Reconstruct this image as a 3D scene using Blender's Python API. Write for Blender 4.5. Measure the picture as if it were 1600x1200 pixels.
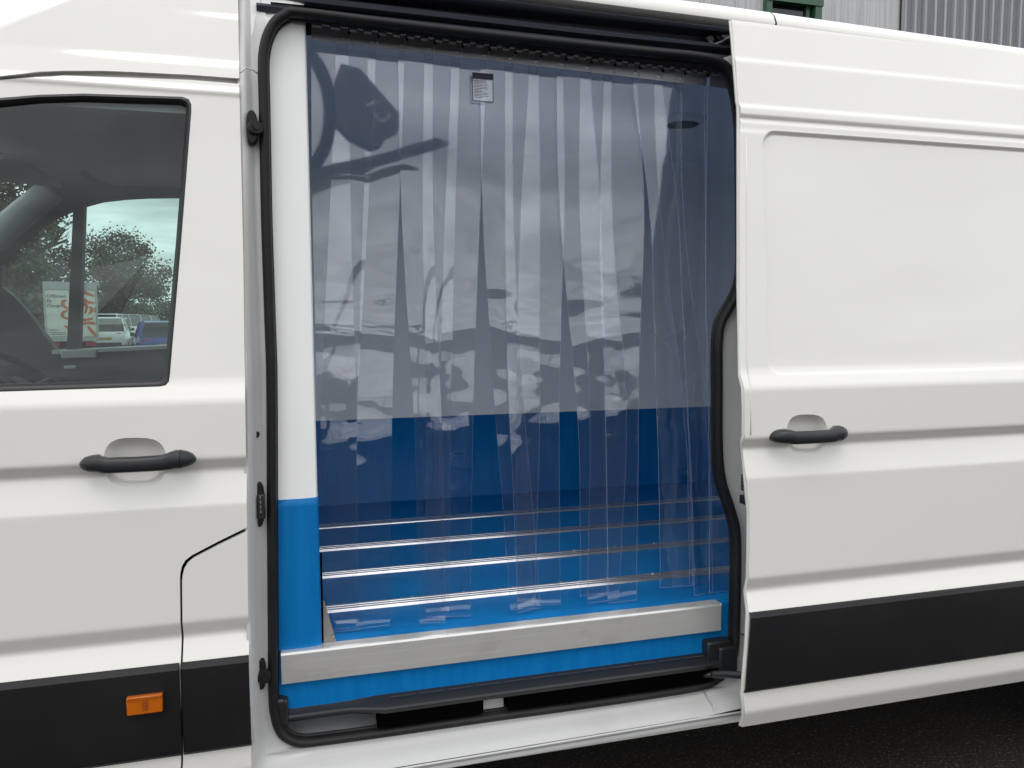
import bpy, math, random
import numpy as np
from mathutils import Vector, Matrix, noise

random.seed(7)
for o in list(bpy.data.objects):
    bpy.data.objects.remove(o)
SC = bpy.context.scene
COL = SC.collection

# ------------------------------------------------------------------ camera
# World: X along the van towards its rear, Y from the photographer into the van, Z up.
F = 1202.0
CAM = np.array([0.0, -2.02, 1.60])
_dX = np.array([4382.0, -116.0, 1202.0]); _dX /= np.linalg.norm(_dX)
_e = np.array([math.cos(.004), -math.sin(.004), 0])
_n = np.cross(_dX, _e); _n /= np.linalg.norm(_n)
if _n[1] < 0: _n = -_n
_up = -_n
_dY = np.cross(_dX, _up)
if _dY[2] < 0: _dY = -_dY
ROT = np.stack([_dX, _dY, _up])            # world <- camera (right, down, forward)
cam_data = bpy.data.cameras.new('camera')
cam = bpy.data.objects.new('camera', cam_data); COL.objects.link(cam)
cam_data.sensor_width = 36; cam_data.lens = F / 1600 * 36
cam_data.clip_start = .02; cam_data.clip_end = 2000
_r, _u, _b = ROT[:, 0], -ROT[:, 1], -ROT[:, 2]
cam.matrix_world = Matrix(((_r[0], _u[0], _b[0], CAM[0]), (_r[1], _u[1], _b[1], CAM[1]), (_r[2], _u[2], _b[2], CAM[2]), (0, 0, 0, 1)))
SC.camera = cam

# ------------------------------------------------------------------ sky, sun, exposure
w = bpy.data.worlds.new('World'); SC.world = w; w.use_nodes = True
nt = w.node_tree; nt.nodes.clear()
def N(t, **k):
    n = nt.nodes.new(t)
    for a, b in k.items(): setattr(n, a, b)
    return n
L = lambda a, b: nt.links.new(a, b)
wo = N('ShaderNodeOutputWorld'); bg = N('ShaderNodeBackground'); bg.inputs[1].default_value = 0.1
sky = N('ShaderNodeTexSky', sky_type='NISHITA', sun_disc=False)
SUN_EL, SUN_AZ = math.radians(58), math.radians(200)
sky.sun_elevation = SUN_EL; sky.sun_rotation = SUN_AZ
tc = N('ShaderNodeTexCoord')
sep = N('ShaderNodeSeparateXYZ'); L(tc.outputs['Generated'], sep.inputs[0])
mx = N('ShaderNodeMath', operation='MAXIMUM'); L(sep.outputs['Z'], mx.inputs[0]); mx.inputs[1].default_value = 0
# overcast luminance (1 + 2 sin e) / 3, with clouds drawn out towards the horizon
grad = N('ShaderNodeMath', operation='MULTIPLY_ADD'); L(mx.outputs[0], grad.inputs[0]); grad.inputs[1].default_value = 3.0; grad.inputs[2].default_value = 13.9
add = N('ShaderNodeMath', operation='ADD'); L(mx.outputs[0], add.inputs[0]); add.inputs[1].default_value = .12
dv = N('ShaderNodeVectorMath', operation='DIVIDE'); L(tc.outputs['Generated'], dv.inputs[0])
cmb = N('ShaderNodeCombineXYZ')
for i in range(3): L(add.outputs[0], cmb.inputs[i])
L(cmb.outputs[0], dv.inputs[1])
cn = N('ShaderNodeTexNoise'); L(dv.outputs[0], cn.inputs['Vector'])
cn.inputs['Scale'].default_value = 1.5; cn.inputs['Detail'].default_value = 7; cn.inputs['Roughness'].default_value = .55; cn.inputs['Distortion'].default_value = .4
cr = N('ShaderNodeMapRange'); L(cn.outputs['Fac'], cr.inputs['Value'])
cr.inputs['From Min'].default_value = .3; cr.inputs['From Max'].default_value = .7; cr.inputs['To Min'].default_value = .62; cr.inputs['To Max'].default_value = 1.38
ml = N('ShaderNodeMath', operation='MULTIPLY'); L(grad.outputs[0], ml.inputs[0]); L(cr.outputs[0], ml.inputs[1])
tint = N('ShaderNodeVectorMath', operation='SCALE'); tint.inputs[0].default_value = (.985, 1.0, 1.03); L(ml.outputs[0], tint.inputs['Scale'])
mixs = N('ShaderNodeMix', data_type='RGBA'); mixs.inputs[0].default_value = .9
L(sky.outputs[0], mixs.inputs[6]); L(tint.outputs[0], mixs.inputs[7])
L(mixs.outputs[2], bg.inputs[0]); L(bg.outputs[0], wo.inputs[0])
sd = bpy.data.lights.new('sun', 'SUN'); sd.energy = .65; sd.angle = math.radians(25); sd.color = (1, .97, .92)
sun = bpy.data.objects.new('sun', sd); COL.objects.link(sun)
_sdir = Vector((math.sin(SUN_AZ) * math.cos(SUN_EL), math.cos(SUN_AZ) * math.cos(SUN_EL), math.sin(SUN_EL)))
sun.rotation_euler = _sdir.to_track_quat('Z', 'Y').to_euler(); sun.location = (0, -5, 12)
SC.view_settings.view_transform = 'Standard'; SC.view_settings.look = 'None'
SC.view_settings.exposure = 0.0; SC.view_settings.gamma = 1
SC.render.engine = 'CYCLES'
SC.cycles.use_denoising = True
SC.cycles.transparent_max_bounces = 40; SC.cycles.max_bounces = 12; SC.cycles.diffuse_bounces = 9
SC.cycles.glossy_bounces = 6; SC.cycles.transmission_bounces = 8
SC.cycles.caustics_reflective = True; SC.cycles.blur_glossy = .5

# ------------------------------------------------------------------ helpers
def ray(x, y): return ROT @ np.array([x - 800.0, y - 600.0, F])
def PY(x, y, Y):
    d = ray(x, y); t = (Y - CAM[1]) / d[1]; return Vector(CAM + t * d)
def PZ(x, y, Z):
    d = ray(x, y); t = (Z - CAM[2]) / d[2]; return Vector(CAM + t * d)

def mat(name, col, rough=.5, metal=0, coat=0, coat_rough=.03, spec=.5, bump=None, var=None, ior=None, trans=0, emit=None, specks=None):
    m = bpy.data.materials.new(name); m.use_nodes = True
    t = m.node_tree; p = t.nodes['Principled BSDF']
    p.inputs['Base Color'].default_value = (*col, 1); p.inputs['Roughness'].default_value = rough
    p.inputs['Metallic'].default_value = metal; p.inputs['Coat Weight'].default_value = coat
    p.inputs['Coat Roughness'].default_value = coat_rough; p.inputs['Specular IOR Level'].default_value = spec
    p.inputs['Transmission Weight'].default_value = trans
    if ior: p.inputs['IOR'].default_value = ior
    if emit:
        p.inputs['Emission Color'].default_value = (*emit[0], 1); p.inputs['Emission Strength'].default_value = emit[1]
    co = t.nodes.new('ShaderNodeTexCoord')
    def noi(scale, det=4, sc3=None):
        n = t.nodes.new('ShaderNodeTexNoise'); n.inputs['Scale'].default_value = scale; n.inputs['Detail'].default_value = det
        if sc3:
            mp = t.nodes.new('ShaderNodeMapping'); mp.inputs['Scale'].default_value = sc3
            t.links.new(co.outputs['Object'], mp.inputs['Vector']); t.links.new(mp.outputs[0], n.inputs['Vector'])
        else:
            t.links.new(co.outputs['Object'], n.inputs['Vector'])
        return n
    if bump:                                   # (scale, strength, distance[, axis scale])
        n = noi(bump[0], 3, bump[3] if len(bump) > 3 else None)
        b = t.nodes.new('ShaderNodeBump'); b.inputs['Strength'].default_value = bump[1]; b.inputs['Distance'].default_value = bump[2]
        t.links.new(n.outputs['Fac'], b.inputs['Height']); t.links.new(b.outputs[0], p.inputs['Normal'])
        if coat: t.links.new(b.outputs[0], p.inputs['Coat Normal'])
    if var:                                    # (scale, colour2, lo, hi[, axis scale])
        n = noi(var[0], 6, var[4] if len(var) > 4 else None)
        r = t.nodes.new('ShaderNodeMapRange'); r.inputs['From Min'].default_value = var[2]; r.inputs['From Max'].default_value = var[3]
        x = t.nodes.new('ShaderNodeMix'); x.data_type = 'RGBA'
        x.inputs[6].default_value = (*col, 1); x.inputs[7].default_value = (*var[1], 1)
        t.links.new(n.outputs['Fac'], r.inputs['Value']); t.links.new(r.outputs[0], x.inputs[0]); t.links.new(x.outputs[2], p.inputs['Base Color'])
    if specks:                                 # (cells per metre, radius in cells, share of cells, colour): grit and small chips
        vo = t.nodes.new('ShaderNodeTexVoronoi'); vo.inputs['Scale'].default_value = specks[0]; t.links.new(co.outputs['Object'], vo.inputs['Vector'])
        sc_ = t.nodes.new('ShaderNodeSeparateColor'); t.links.new(vo.outputs['Color'], sc_.inputs[0])
        rad = t.nodes.new('ShaderNodeMath'); rad.operation = 'MULTIPLY'; t.links.new(sc_.outputs[1], rad.inputs[0]); rad.inputs[1].default_value = specks[1]
        l1 = t.nodes.new('ShaderNodeMath'); l1.operation = 'LESS_THAN'; t.links.new(vo.outputs['Distance'], l1.inputs[0]); t.links.new(rad.outputs[0], l1.inputs[1])
        l2 = t.nodes.new('ShaderNodeMath'); l2.operation = 'LESS_THAN'; t.links.new(sc_.outputs[0], l2.inputs[0]); l2.inputs[1].default_value = specks[2]
        an = t.nodes.new('ShaderNodeMath'); an.operation = 'MULTIPLY'; t.links.new(l1.outputs[0], an.inputs[0]); t.links.new(l2.outputs[0], an.inputs[1])
        x2 = t.nodes.new('ShaderNodeMix'); x2.data_type = 'RGBA'; x2.inputs[7].default_value = (*specks[3], 1); t.links.new(an.outputs[0], x2.inputs[0])
        if var: t.links.new(x.outputs[2], x2.inputs[6])
        else: x2.inputs[6].default_value = (*col, 1)
        t.links.new(x2.outputs[2], p.inputs['Base Color'])
    return m

M = {}
M['paint'] = mat('white_paint', (.805, .785, .728), .30, coat=.9, coat_rough=.03, bump=(2.2, .06, .006), var=(1.1, (.79, .768, .708), .45, .7), specks=(11, .028, .10, (.42, .40, .36)))
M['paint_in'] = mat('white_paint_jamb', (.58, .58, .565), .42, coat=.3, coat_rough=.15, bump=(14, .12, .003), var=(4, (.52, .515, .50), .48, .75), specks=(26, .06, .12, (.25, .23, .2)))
M['rubber'] = mat('black_rubber', (.010, .010, .011), .52, spec=.3, bump=(60, .2, .001), var=(7, (.022, .021, .020), .5, .8))
M['seal2'] = mat('black_window_rubber', (.022, .021, .022), .4)
M['plastic'] = mat('black_trim_plastic', (.009, .009, .010), .48, spec=.3, bump=(500, .3, .0008), var=(4, (.016, .0155, .015), .45, .8), specks=(40, .05, .06, (.06, .055, .05)))
M['handle'] = mat('black_handle_plastic', (.016, .017, .019), .38, bump=(700, .15, .0004))
M['track'] = mat('black_track_metal', (.035, .039, .052), .32, spec=.5, bump=(30, .12, .002), var=(5, (.05, .052, .06), .5, .8, (1, 6, 6)))
M['dark'] = mat('dark_gap', (.002, .002, .002), 1.0, spec=0)
M['grp'] = mat('white_grp', (.92, .92, .895), .38, bump=(6, .25, .004))
M['ceil'] = mat('white_grp_ceiling', (.91, .91, .89), .4, bump=(5, .2, .004))
M['blue'] = mat('blue_grp', (.001, .148, .42), .42, spec=.2, bump=(50, .45, .002, (3, 3, .5)), var=(12, (.003, .175, .47), .4, .7, (3, 3, .4)), specks=(30, .05, .05, (.5, .6, .65)))
M['bluefloor'] = mat('blue_grp_floor', (.001, .165, .46), .42, spec=.2, bump=(120, .5, .002), var=(5, (.003, .195, .51), .4, .7), specks=(30, .05, .05, (.45, .55, .6)))
M['alu'] = mat('brushed_aluminium', (.86, .845, .81), .40, metal=.72, bump=(30, .06, .0004, (.4, 20, 20)), var=(3, (.70, .685, .65), .52, .70, (1.6, 3, 3)))
M['rail'] = mat('rail_aluminium', (.85, .84, .83), .24, metal=1)
M['hinge'] = mat('stainless_hinge', (.50, .51, .54), .42, metal=.6, bump=(60, .2, .0008, (1, 1, 12)))
M['screw'] = mat('bright_screw', (.62, .62, .60), .3, metal=1)
M['amber'] = mat('amber_lens', (.66, .15, .005), .18, trans=.25, ior=1.5, coat=.6)
M['amber_dark'] = mat('amber_shade', (.30, .07, .01), .3)
M['headliner'] = mat('grey_headliner', (.62, .63, .64), .9, bump=(300, .2, .001))
M['cabplastic'] = mat('dark_cab_plastic', (.06, .063, .068), .6)
M['cabgrey'] = mat('pale_cab_trim', (.60, .61, .60), .6)
M['seat'] = mat('dark_seat_fabric', (.022, .023, .026), .9)
M['lampglass'] = mat('lamp_lens', (.42, .44, .46), .25, coat=.5)
M['tyre'] = mat('tyre_rubber', (.02, .02, .02), .8)
M['steel'] = mat('wheel_steel', (.5, .5, .5), .35, metal=1)
M['label'] = mat('label_paper', (.40, .40, .41), .6)
M['ink'] = mat('dark_print', (.02, .022, .035), .6)
M['unit'] = mat('dark_lift_paint', (.09, .092, .10), .5)
M['copper'] = mat('contact_copper', (.65, .35, .2), .35, metal=1)
M['asphalt'] = mat('asphalt', (.024, .0205, .0175), .9, spec=.15, bump=(70, 1.0, .012), var=(95, (.12, .107, .092), .57, .70))
M['clad'] = mat('grey_cladding', (.50, .50, .50), .45, var=(3.0, (.36, .36, .36), .45, .7, (6, 6, .12)))
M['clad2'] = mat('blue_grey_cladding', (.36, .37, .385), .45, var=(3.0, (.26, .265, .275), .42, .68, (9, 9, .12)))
M['cladpan'] = mat('shaded_cladding_pan', (.24, .245, .255), .5, var=(3.0, (.15, .155, .165), .42, .68, (14, 14, .10)))  # shading between the ribs put into the colour, so rib faces read bright
M['green'] = mat('green_frame', (.035, .10, .055), .5)
M['grass'] = mat('grass', (.06, .10, .03), .9, bump=(8, .5, .05), var=(2, (.09, .11, .04), .4, .7))
M['bark'] = mat('bark', (.09, .07, .055), .9, bump=(12, .6, .05))
M['leaf'] = mat('leaf_green', (.055, .085, .025), .6, var=(.9, (.09, .105, .035), .4, .65))
M['leaf2'] = mat('leaf_olive', (.065, .085, .035), .6, var=(.9, (.10, .085, .045), .45, .7))
M['leaf3'] = mat('leaf_dark', (.035, .06, .02), .6, var=(.9, (.06, .08, .03), .4, .65))
M['fence'] = mat('dark_green_fence', (.012, .02, .016), .5)
M['truckwhite'] = mat('lorry_white', (.72, .71, .66), .4, coat=.3)
M['truckgrey'] = mat('lorry_grey', (.42, .43, .42), .5)
M['orange'] = mat('orange_print', (.62, .12, .035), .5)
M['carwhite'] = mat('car_white', (.78, .79, .79), .25, coat=.8)
M['carblue'] = mat('car_blue', (.012, .05, .32), .25, coat=.8)
M['carred'] = mat('car_red', (.30, .02, .015), .25, coat=.8)
M['carglass'] = mat('car_glass', (.01, .013, .014), .06, spec=.6)
M['redlamp'] = mat('red_lamp', (.4, .01, .01), .2)
M['grey'] = mat('grey_plate', (.20, .185, .165), .5)
M['treadline'] = mat('worn_tread', (.05, .05, .055), .5)
M['yellow'] = mat('yellow_plate', (.34, .27, .06), .6)

def thin_glass(name, tint, rough, milky, ior=1.5, extra=0.0, gloss=(1, 1, 1)):
    """thin transparent sheet: straight-through light plus fresnel mirror, a trace of haze"""
    m = bpy.data.materials.new(name); m.use_nodes = True; t = m.node_tree; t.nodes.clear()
    o = t.nodes.new('ShaderNodeOutputMaterial'); tr = t.nodes.new('ShaderNodeBsdfTransparent'); gl = t.nodes.new('ShaderNodeBsdfGlossy')
    df = t.nodes.new('ShaderNodeBsdfDiffuse'); fr = t.nodes.new('ShaderNodeFresnel'); a = t.nodes.new('ShaderNodeMixShader'); b = t.nodes.new('ShaderNodeMixShader')
    tr.inputs[0].default_value = (*tint, 1); gl.inputs['Roughness'].default_value = rough; gl.inputs[0].default_value = (*gloss, 1)
    df.inputs[0].default_value = (.58, .66, .90, 1)
    ge = t.nodes.new('ShaderNodeNewGeometry'); mr = t.nodes.new('ShaderNodeMapRange'); mr.inputs['To Min'].default_value = ior; mr.inputs['To Max'].default_value = 1 / ior
    t.links.new(ge.outputs['Backfacing'], mr.inputs['Value']); t.links.new(mr.outputs[0], fr.inputs[0])
    a.inputs[0].default_value = milky
    t.links.new(tr.outputs[0], a.inputs[1]); t.links.new(df.outputs[0], a.inputs[2])
    f = fr.outputs[0]
    if extra:
        ad = t.nodes.new('ShaderNodeMath'); ad.operation = 'ADD'; ad.inputs[1].default_value = extra; t.links.new(f, ad.inputs[0]); f = ad.outputs[0]
    t.links.new(f, b.inputs[0]); t.links.new(a.outputs[0], b.inputs[1]); t.links.new(gl.outputs[0], b.inputs[2]); t.links.new(b.outputs[0], o.inputs[0])
    return m
M['pvc'] = thin_glass('clear_pvc', (.988, .990, .998), .03, .001, ior=1.62, gloss=(.95, .97, 1.0))
M['pvcedge'] = thin_glass('pvc_cut_edge', (.62, .66, .86), .2, .4)
M['winglass'] = thin_glass('green_tinted_glass', (.60, .715, .68), .0, .0)

def link(name, me, parent=None):
    o = bpy.data.objects.new(name, me); COL.objects.link(o)
    if parent is not None: o.parent = parent
    return o
def tag(o, label=None, cat=None, group=None, kind=None):
    if label: o['label'] = label
    if cat: o['category'] = cat
    if group: o['group'] = group
    if kind: o['kind'] = kind
    return o
def empty(name, loc=(0, 0, 0), rz=0):
    o = bpy.data.objects.new(name, None); COL.objects.link(o); o.location = loc; o.rotation_euler = (0, 0, rz); o.empty_display_size = .1
    return o

class MB:
    def __init__(s): s.v = []; s.f = []; s.n = []; s.mi = []
    def face(s, pts, normals=None, mi=0):
        i = len(s.v); s.v += [tuple(p) for p in pts]; s.f.append(tuple(range(i, i + len(pts)))); s.n.append(normals); s.mi.append(mi)
    def mesh(s, vs, fs, mi=0):
        i = len(s.v); s.v += [tuple(p) for p in vs]
        for f in fs: s.f.append(tuple(k + i for k in f)); s.n.append(None); s.mi.append(mi)
    def box(s, a, b, ch=0):
        x0, y0, z0 = a; x1, y1, z1 = b
        vs = [(x0, y0, z0), (x1, y0, z0), (x1, y1, z0), (x0, y1, z0), (x0, y0, z1), (x1, y0, z1), (x1, y1, z1), (x0, y1, z1)]
        s.mesh(vs, [(0, 3, 2, 1), (4, 5, 6, 7), (0, 1, 5, 4), (1, 2, 6, 5), (2, 3, 7, 6), (3, 0, 4, 7)])
    def bar(s, p, q, r, r2=None, n=8):
        p, q = Vector(p), Vector(q); d = (q - p).normalized(); r2 = r if r2 is None else r2
        a = d.orthogonal().normalized(); b = d.cross(a); vs = []
        for c, rr in ((p, r), (q, r2)):
            for k in range(n):
                t = 2 * math.pi * k / n; vs.append(c + a * math.cos(t) * rr + b * math.sin(t) * rr)
        fs = [(k, (k + 1) % n, n + (k + 1) % n, n + k) for k in range(n)] + [tuple(range(n - 1, -1, -1)), tuple(range(n, 2 * n))]
        s.mesh(vs, fs)
    def tube(s, path, r, closed=False, n=10, ry=None, up=None):
        P = [Vector(p) for p in path]; k = len(P); vs = []; up = Vector(up) if up else Vector((0, 1, 0))
        for i in range(k):
            a = P[(i - 1) % k] if (closed or i > 0) else P[i]; b = P[(i + 1) % k] if (closed or i < k - 1) else P[i]
            d = (b - a).normalized(); u = (up - d * up.dot(d)).normalized(); v = d.cross(u)
            for j in range(n):
                t = 2 * math.pi * j / n; vs.append(P[i] + u * math.cos(t) * (ry or r) + v * math.sin(t) * r)
        fs = []
        for i in range(k if closed else k - 1):
            for j in range(n):
                a = i * n + j; b = i * n + (j + 1) % n; c = ((i + 1) % k) * n + (j + 1) % n; d = ((i + 1) % k) * n + j
                fs.append((a, b, c, d))
        if not closed: fs += [tuple(range(n - 1, -1, -1)), tuple((k - 1) * n + j for j in range(n))]
        s.mesh(vs, fs)
    def loft(s, rings, closed=True, cap=False, mi=0):
        n = len(rings[0]); vs = [p for r in rings for p in r]; fs = []
        for i in range(len(rings) - 1):
            for j in range(n if closed else n - 1):
                fs.append((i * n + j, i * n + (j + 1) % n, (i + 1) * n + (j + 1) % n, (i + 1) * n + j))
        if cap: fs += [tuple(range(n - 1, -1, -1)), tuple((len(rings) - 1) * n + j for j in range(n))]
        s.mesh(vs, fs, mi)
    def extrX(s, prof, x0, x1, closed=False, cap=False):
        s.loft([[(x0, y, z) for y, z in prof], [(x1, y, z) for y, z in prof]], closed, cap)
    def build(s, name, m, parent=None, smooth=False, mats=None, angle=None, bevel=0):
        me = bpy.data.meshes.new(name); me.from_pydata(s.v, [], s.f); me.materials.append(m)
        for q in mats or []: me.materials.append(q)
        if any(s.mi): me.polygons.foreach_set('material_index', s.mi)
        if smooth or any(n is not None for n in s.n): me.polygons.foreach_set('use_smooth', [True] * len(s.f))
        me.update()
        if any(n is not None for n in s.n):
            ln = []
            for p, n in zip(me.polygons, s.n):
                if n is None: ln += [tuple(p.normal)] * p.loop_total
                else: ln += [tuple(q) for q in n]
            me.normals_split_custom_set(ln)
        elif smooth and angle:
            me.set_sharp_from_angle(angle=math.radians(angle))
        o = link(name, me, parent)
        if bevel:
            b = o.modifiers.new('bevel', 'BEVEL'); b.width = bevel; b.segments = 2; b.limit_method = 'ANGLE'
            if not smooth: me.polygons.foreach_set('use_smooth', [True] * len(s.f)); me.set_sharp_from_angle(angle=math.radians(50))
        return o
def fix_normals(o):
    import bmesh
    bm = bmesh.new(); bm.from_mesh(o.data); bmesh.ops.remove_doubles(bm, verts=bm.verts, dist=1e-5); bmesh.ops.recalc_face_normals(bm, faces=bm.faces); bm.to_mesh(o.data); bm.free()
    return o

# the side of the van: Y offset inwards against height
PROF = [(2.80, .42), (2.62, .24), (2.52, .165), (2.46, .140), (2.356, .113), (2.343, .105), (2.215, .083), (2.208, .074), (2.181, .071), (2.178, .082), (2.172, .082), (2.168, .070), (2.142, .068), (2.135, .064),
        (1.462, .010), (1.448, .006), (1.410, -.010), (1.400, -.011), (1.268, -.012), (1.262, -.011), (1.236, .012), (1.228, .012), (1.146, -.005), (1.140, -.005), (.853, .001),
        (.848, .002), (.812, .020), (.804, .020), (.748, .000), (.62, -.002), (.45, -.001), (.44, .002), (.395, .022), (.33, .05), (.2, .12)]
_zt = np.arange(.2, 2.8, .001)
_k = np.exp(-.5 * (np.arange(-14, 15) / 4.0) ** 2); _k /= _k.sum()
def table(P):
    y = np.interp(_zt, np.array([p[0] for p in P][::-1]), np.array([p[1] for p in P][::-1]))
    y = np.convolve(np.pad(y, 14, mode='edge'), _k, mode='valid')
    return y, np.gradient(y, .001)
# the cab is plainer above its window than the load bay
CABP = [(2.80, .42), (2.62, .24), (2.52, .155), (2.46, .135), (2.18, .071), (2.172, .064), (2.160, .0685)] + [p for p in PROF if p[0] < 1.6]
TAB = {'cab': table(CABP), 'bay': table(PROF)}
USE = ['cab']
def prof(z): return float(np.interp(z, _zt, TAB[USE[0]][0]))
def dprof(z): return float(np.interp(z, _zt, TAB[USE[0]][1]))
def PS(x, y, off=0.0):
    Y = off
    for _ in range(12):
        p = PY(x, y, Y); Y = off + prof(p.z)
    return PY(x, y, Y)

def skin(mb, polys, off=0.0, thick=.012, step=.005, walls=True):
    """panel of the body side: polygons in (X, Z), even-odd filled, laid on the profile"""
    polys = [[(round(x, 5), round(z, 5)) for x, z in P] for P in polys]
    zs = set()
    for P in polys:
        for x, z in P: zs.add(round(z, 5))
    lo, hi = min(zs), max(zs); z = lo
    while z < hi: zs.add(round(z, 5)); z += step
    zs = sorted(zs)
    edges = [(P[i], P[(i + 1) % len(P)]) for P in polys for i in range(len(P))]
    for z0, z1 in zip(zs, zs[1:]):
        if z1 - z0 < 1e-6: continue
        act = []
        for (xa, za), (xb, zb) in edges:
            if za == zb: continue
            if za > zb: xa, za, xb, zb = xb, zb, xa, za
            if za <= z0 + 1e-7 and zb >= z1 - 1e-7:
                f = lambda zz: xa + (xb - xa) * (zz - za) / (zb - za)
                act.append((f((z0 + z1) / 2), f(z0), f(z1)))
        act.sort()
        n0 = Vector((0, -1, dprof(z0))).normalized(); n1 = Vector((0, -1, dprof(z1))).normalized()
        y0, y1 = off + prof(z0), off + prof(z1)
        for a, b in zip(act[::2], act[1::2]):
            mb.face([(a[1], y0, z0), (b[1], y0, z0), (b[2], y1, z1), (a[2], y1, z1)], [n0, n0, n1, n1])
    if walls:
        for (xa, za), (xb, zb) in edges:
            k = max(1, int(abs(zb - za) / (step * 2)))
            for i in range(k):
                t0, t1 = i / k, (i + 1) / k
                p = (xa + (xb - xa) * t0, za + (zb - za) * t0); q = (xa + (xb - xa) * t1, za + (zb - za) * t1)
                yp, yq = off + prof(p[1]), off + prof(q[1])
                mb.face([(p[0], yp, p[1]), (q[0], yq, q[1]), (q[0], yq + thick, q[1]), (p[0], yp + thick, p[1])])
def px2(pts, off=0.0):
    return [(p.x, p.z) for p in (PS(x, y, off) for x, y in pts)]
def smooth_closed(pts, n=3):
    P = [Vector(p) for p in pts]; k = len(P); out = []
    for i in range(k):
        a, b, c, d = P[(i - 1) % k], P[i], P[(i + 1) % k], P[(i + 2) % k]
        for j in range(n):
            t = j / n
            out.append(.5 * ((2 * b) + (c - a) * t + (2 * a - 5 * b + 4 * c - d) * t * t + (3 * b - a - 3 * c + d) * t ** 3))
    return out
def smooth_open(pts, n=4):
    P = [Vector(p) for p in pts]; P = [2 * P[0] - P[1]] + P + [2 * P[-1] - P[-2]]; out = []
    for i in range(1, len(P) - 2):
        a, b, c, d = P[i - 1], P[i], P[i + 1], P[i + 2]
        for j in range(n):
            t = j / n; out.append(.5 * ((2 * b) + (c - a) * t + (2 * a - 5 * b + 4 * c - d) * t * t + (3 * b - a - 3 * c + d) * t ** 3))
    return out + [P[-2]]
def rrect(x0, x1, z0, z1, r, n=6):
    out = []
    for cx, cz, a in ((x1 - r, z1 - r, 0), (x0 + r, z1 - r, 90), (x0 + r, z0 + r, 180), (x1 - r, z0 + r, 270)):
        for k in range(n + 1):
            t = math.radians(a + 90 * k / n); out.append((cx + r * math.cos(t), cz + r * math.sin(t)))
    return out

# ------------------------------------------------------------------ ground
g = MB(); g.face([(-300, -300, 0), (300, -300, 0), (300, 400, 0), (-300, 400, 0)])
tag(g.build('ground', M['asphalt']), kind='structure')

# ================================================================== the van
VAN = empty('van', (0, 0, 0))
tag(VAN, 'white refrigerated panel van with its side door slid open onto a blue floored load bay', 'van')

# --- cab door
win_out = px2([(-60, 614), (130, 608), (250, 604), (259, 602), (264, 596), (266, 580), (283, 380), (299, 175), (299, 163), (295, 155), (284, 151), (130, 146), (60, 148), (0, 153), (-60, 163)])
win_in = px2([(-60, 603), (130, 598), (246, 594), (252, 592), (256, 586), (257, 575), (274, 380), (290, 180), (290, 169), (287, 164), (280, 161), (130, 156), (60, 158), (0, 164), (-60, 174)])
# extend the window forwards towards the windscreen
fw = -1.30
win_out = [(fw, win_out[0][1] + .02)] + win_out + [(fw + .25, win_out[-1][1] - .12), (fw, win_out[0][1] + .05)]
win_in = [(fw + .02, win_in[0][1] + .02)] + win_in + [(fw + .26, win_in[-1][1] - .13), (fw + .01, win_in[0][1] + .04)]
def cup_poly(cx, cy, hw, hh, off):
    return px2([(cx + hw * math.copysign(abs(math.cos(t)) ** .62, math.cos(t)), cy + hh * math.copysign(abs(math.sin(t)) ** .75, math.sin(t)) - (cx and 0)) for t in [2 * math.pi * k / 36 + .01 for k in range(36)]], off)
cup1 = cup_poly(211, 722, 49, 38, 0)
top = px2([(374, 131), (300, 125), (200, 121), (100, 118), (0, 125), (-60, 134)])
rear = px2([(386, 824), (384.5, 716), (383, 620), (382, 560), (380, 400), (377, 260), (375, 180), (374, 140)])
shut = px2([(283.5, 1330), (283, 1190), (282.5, 1060), (281, 905), (281.5, 896), (284, 885), (290, 875), (300, 867.5), (340, 846.5)])
door_poly = [(-1.45, .33), (-1.45, 1.35)] + [(fw - .15, 1.55), (-1.0, top[-1][1] - .10)] + top[::-1] + rear[::-1] + shut[::-1]
mb = MB(); skin(mb, [door_poly, win_out, cup1], 0, .014)
cab_door = mb.build('cab_door', M['paint'], VAN)
def cup(name, poly, off, depth, parent):
    cx = sum(p[0] for p in poly) / len(poly); cz = sum(p[1] for p in poly) / len(poly)
    rings = []
    for s, d in ((1.0, 0), (.985, .003), (.95, .012), (.86, .024), (.68, depth), (.35, depth + .003), (.02, depth + .003)):
        rings.append([(cx + (x - cx) * s, off + prof(cz + (z - cz) * s if s > .93 else cz + .1) * (1 if s > .93 else 1) + d, cz + (z - cz) * s) for x, z in poly])
    m = MB(); m.loft(rings); return fix_normals(m.build(name, M['paint'], parent, smooth=True))
cup('handle_recess', cup1, 0, .034, cab_door)
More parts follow.
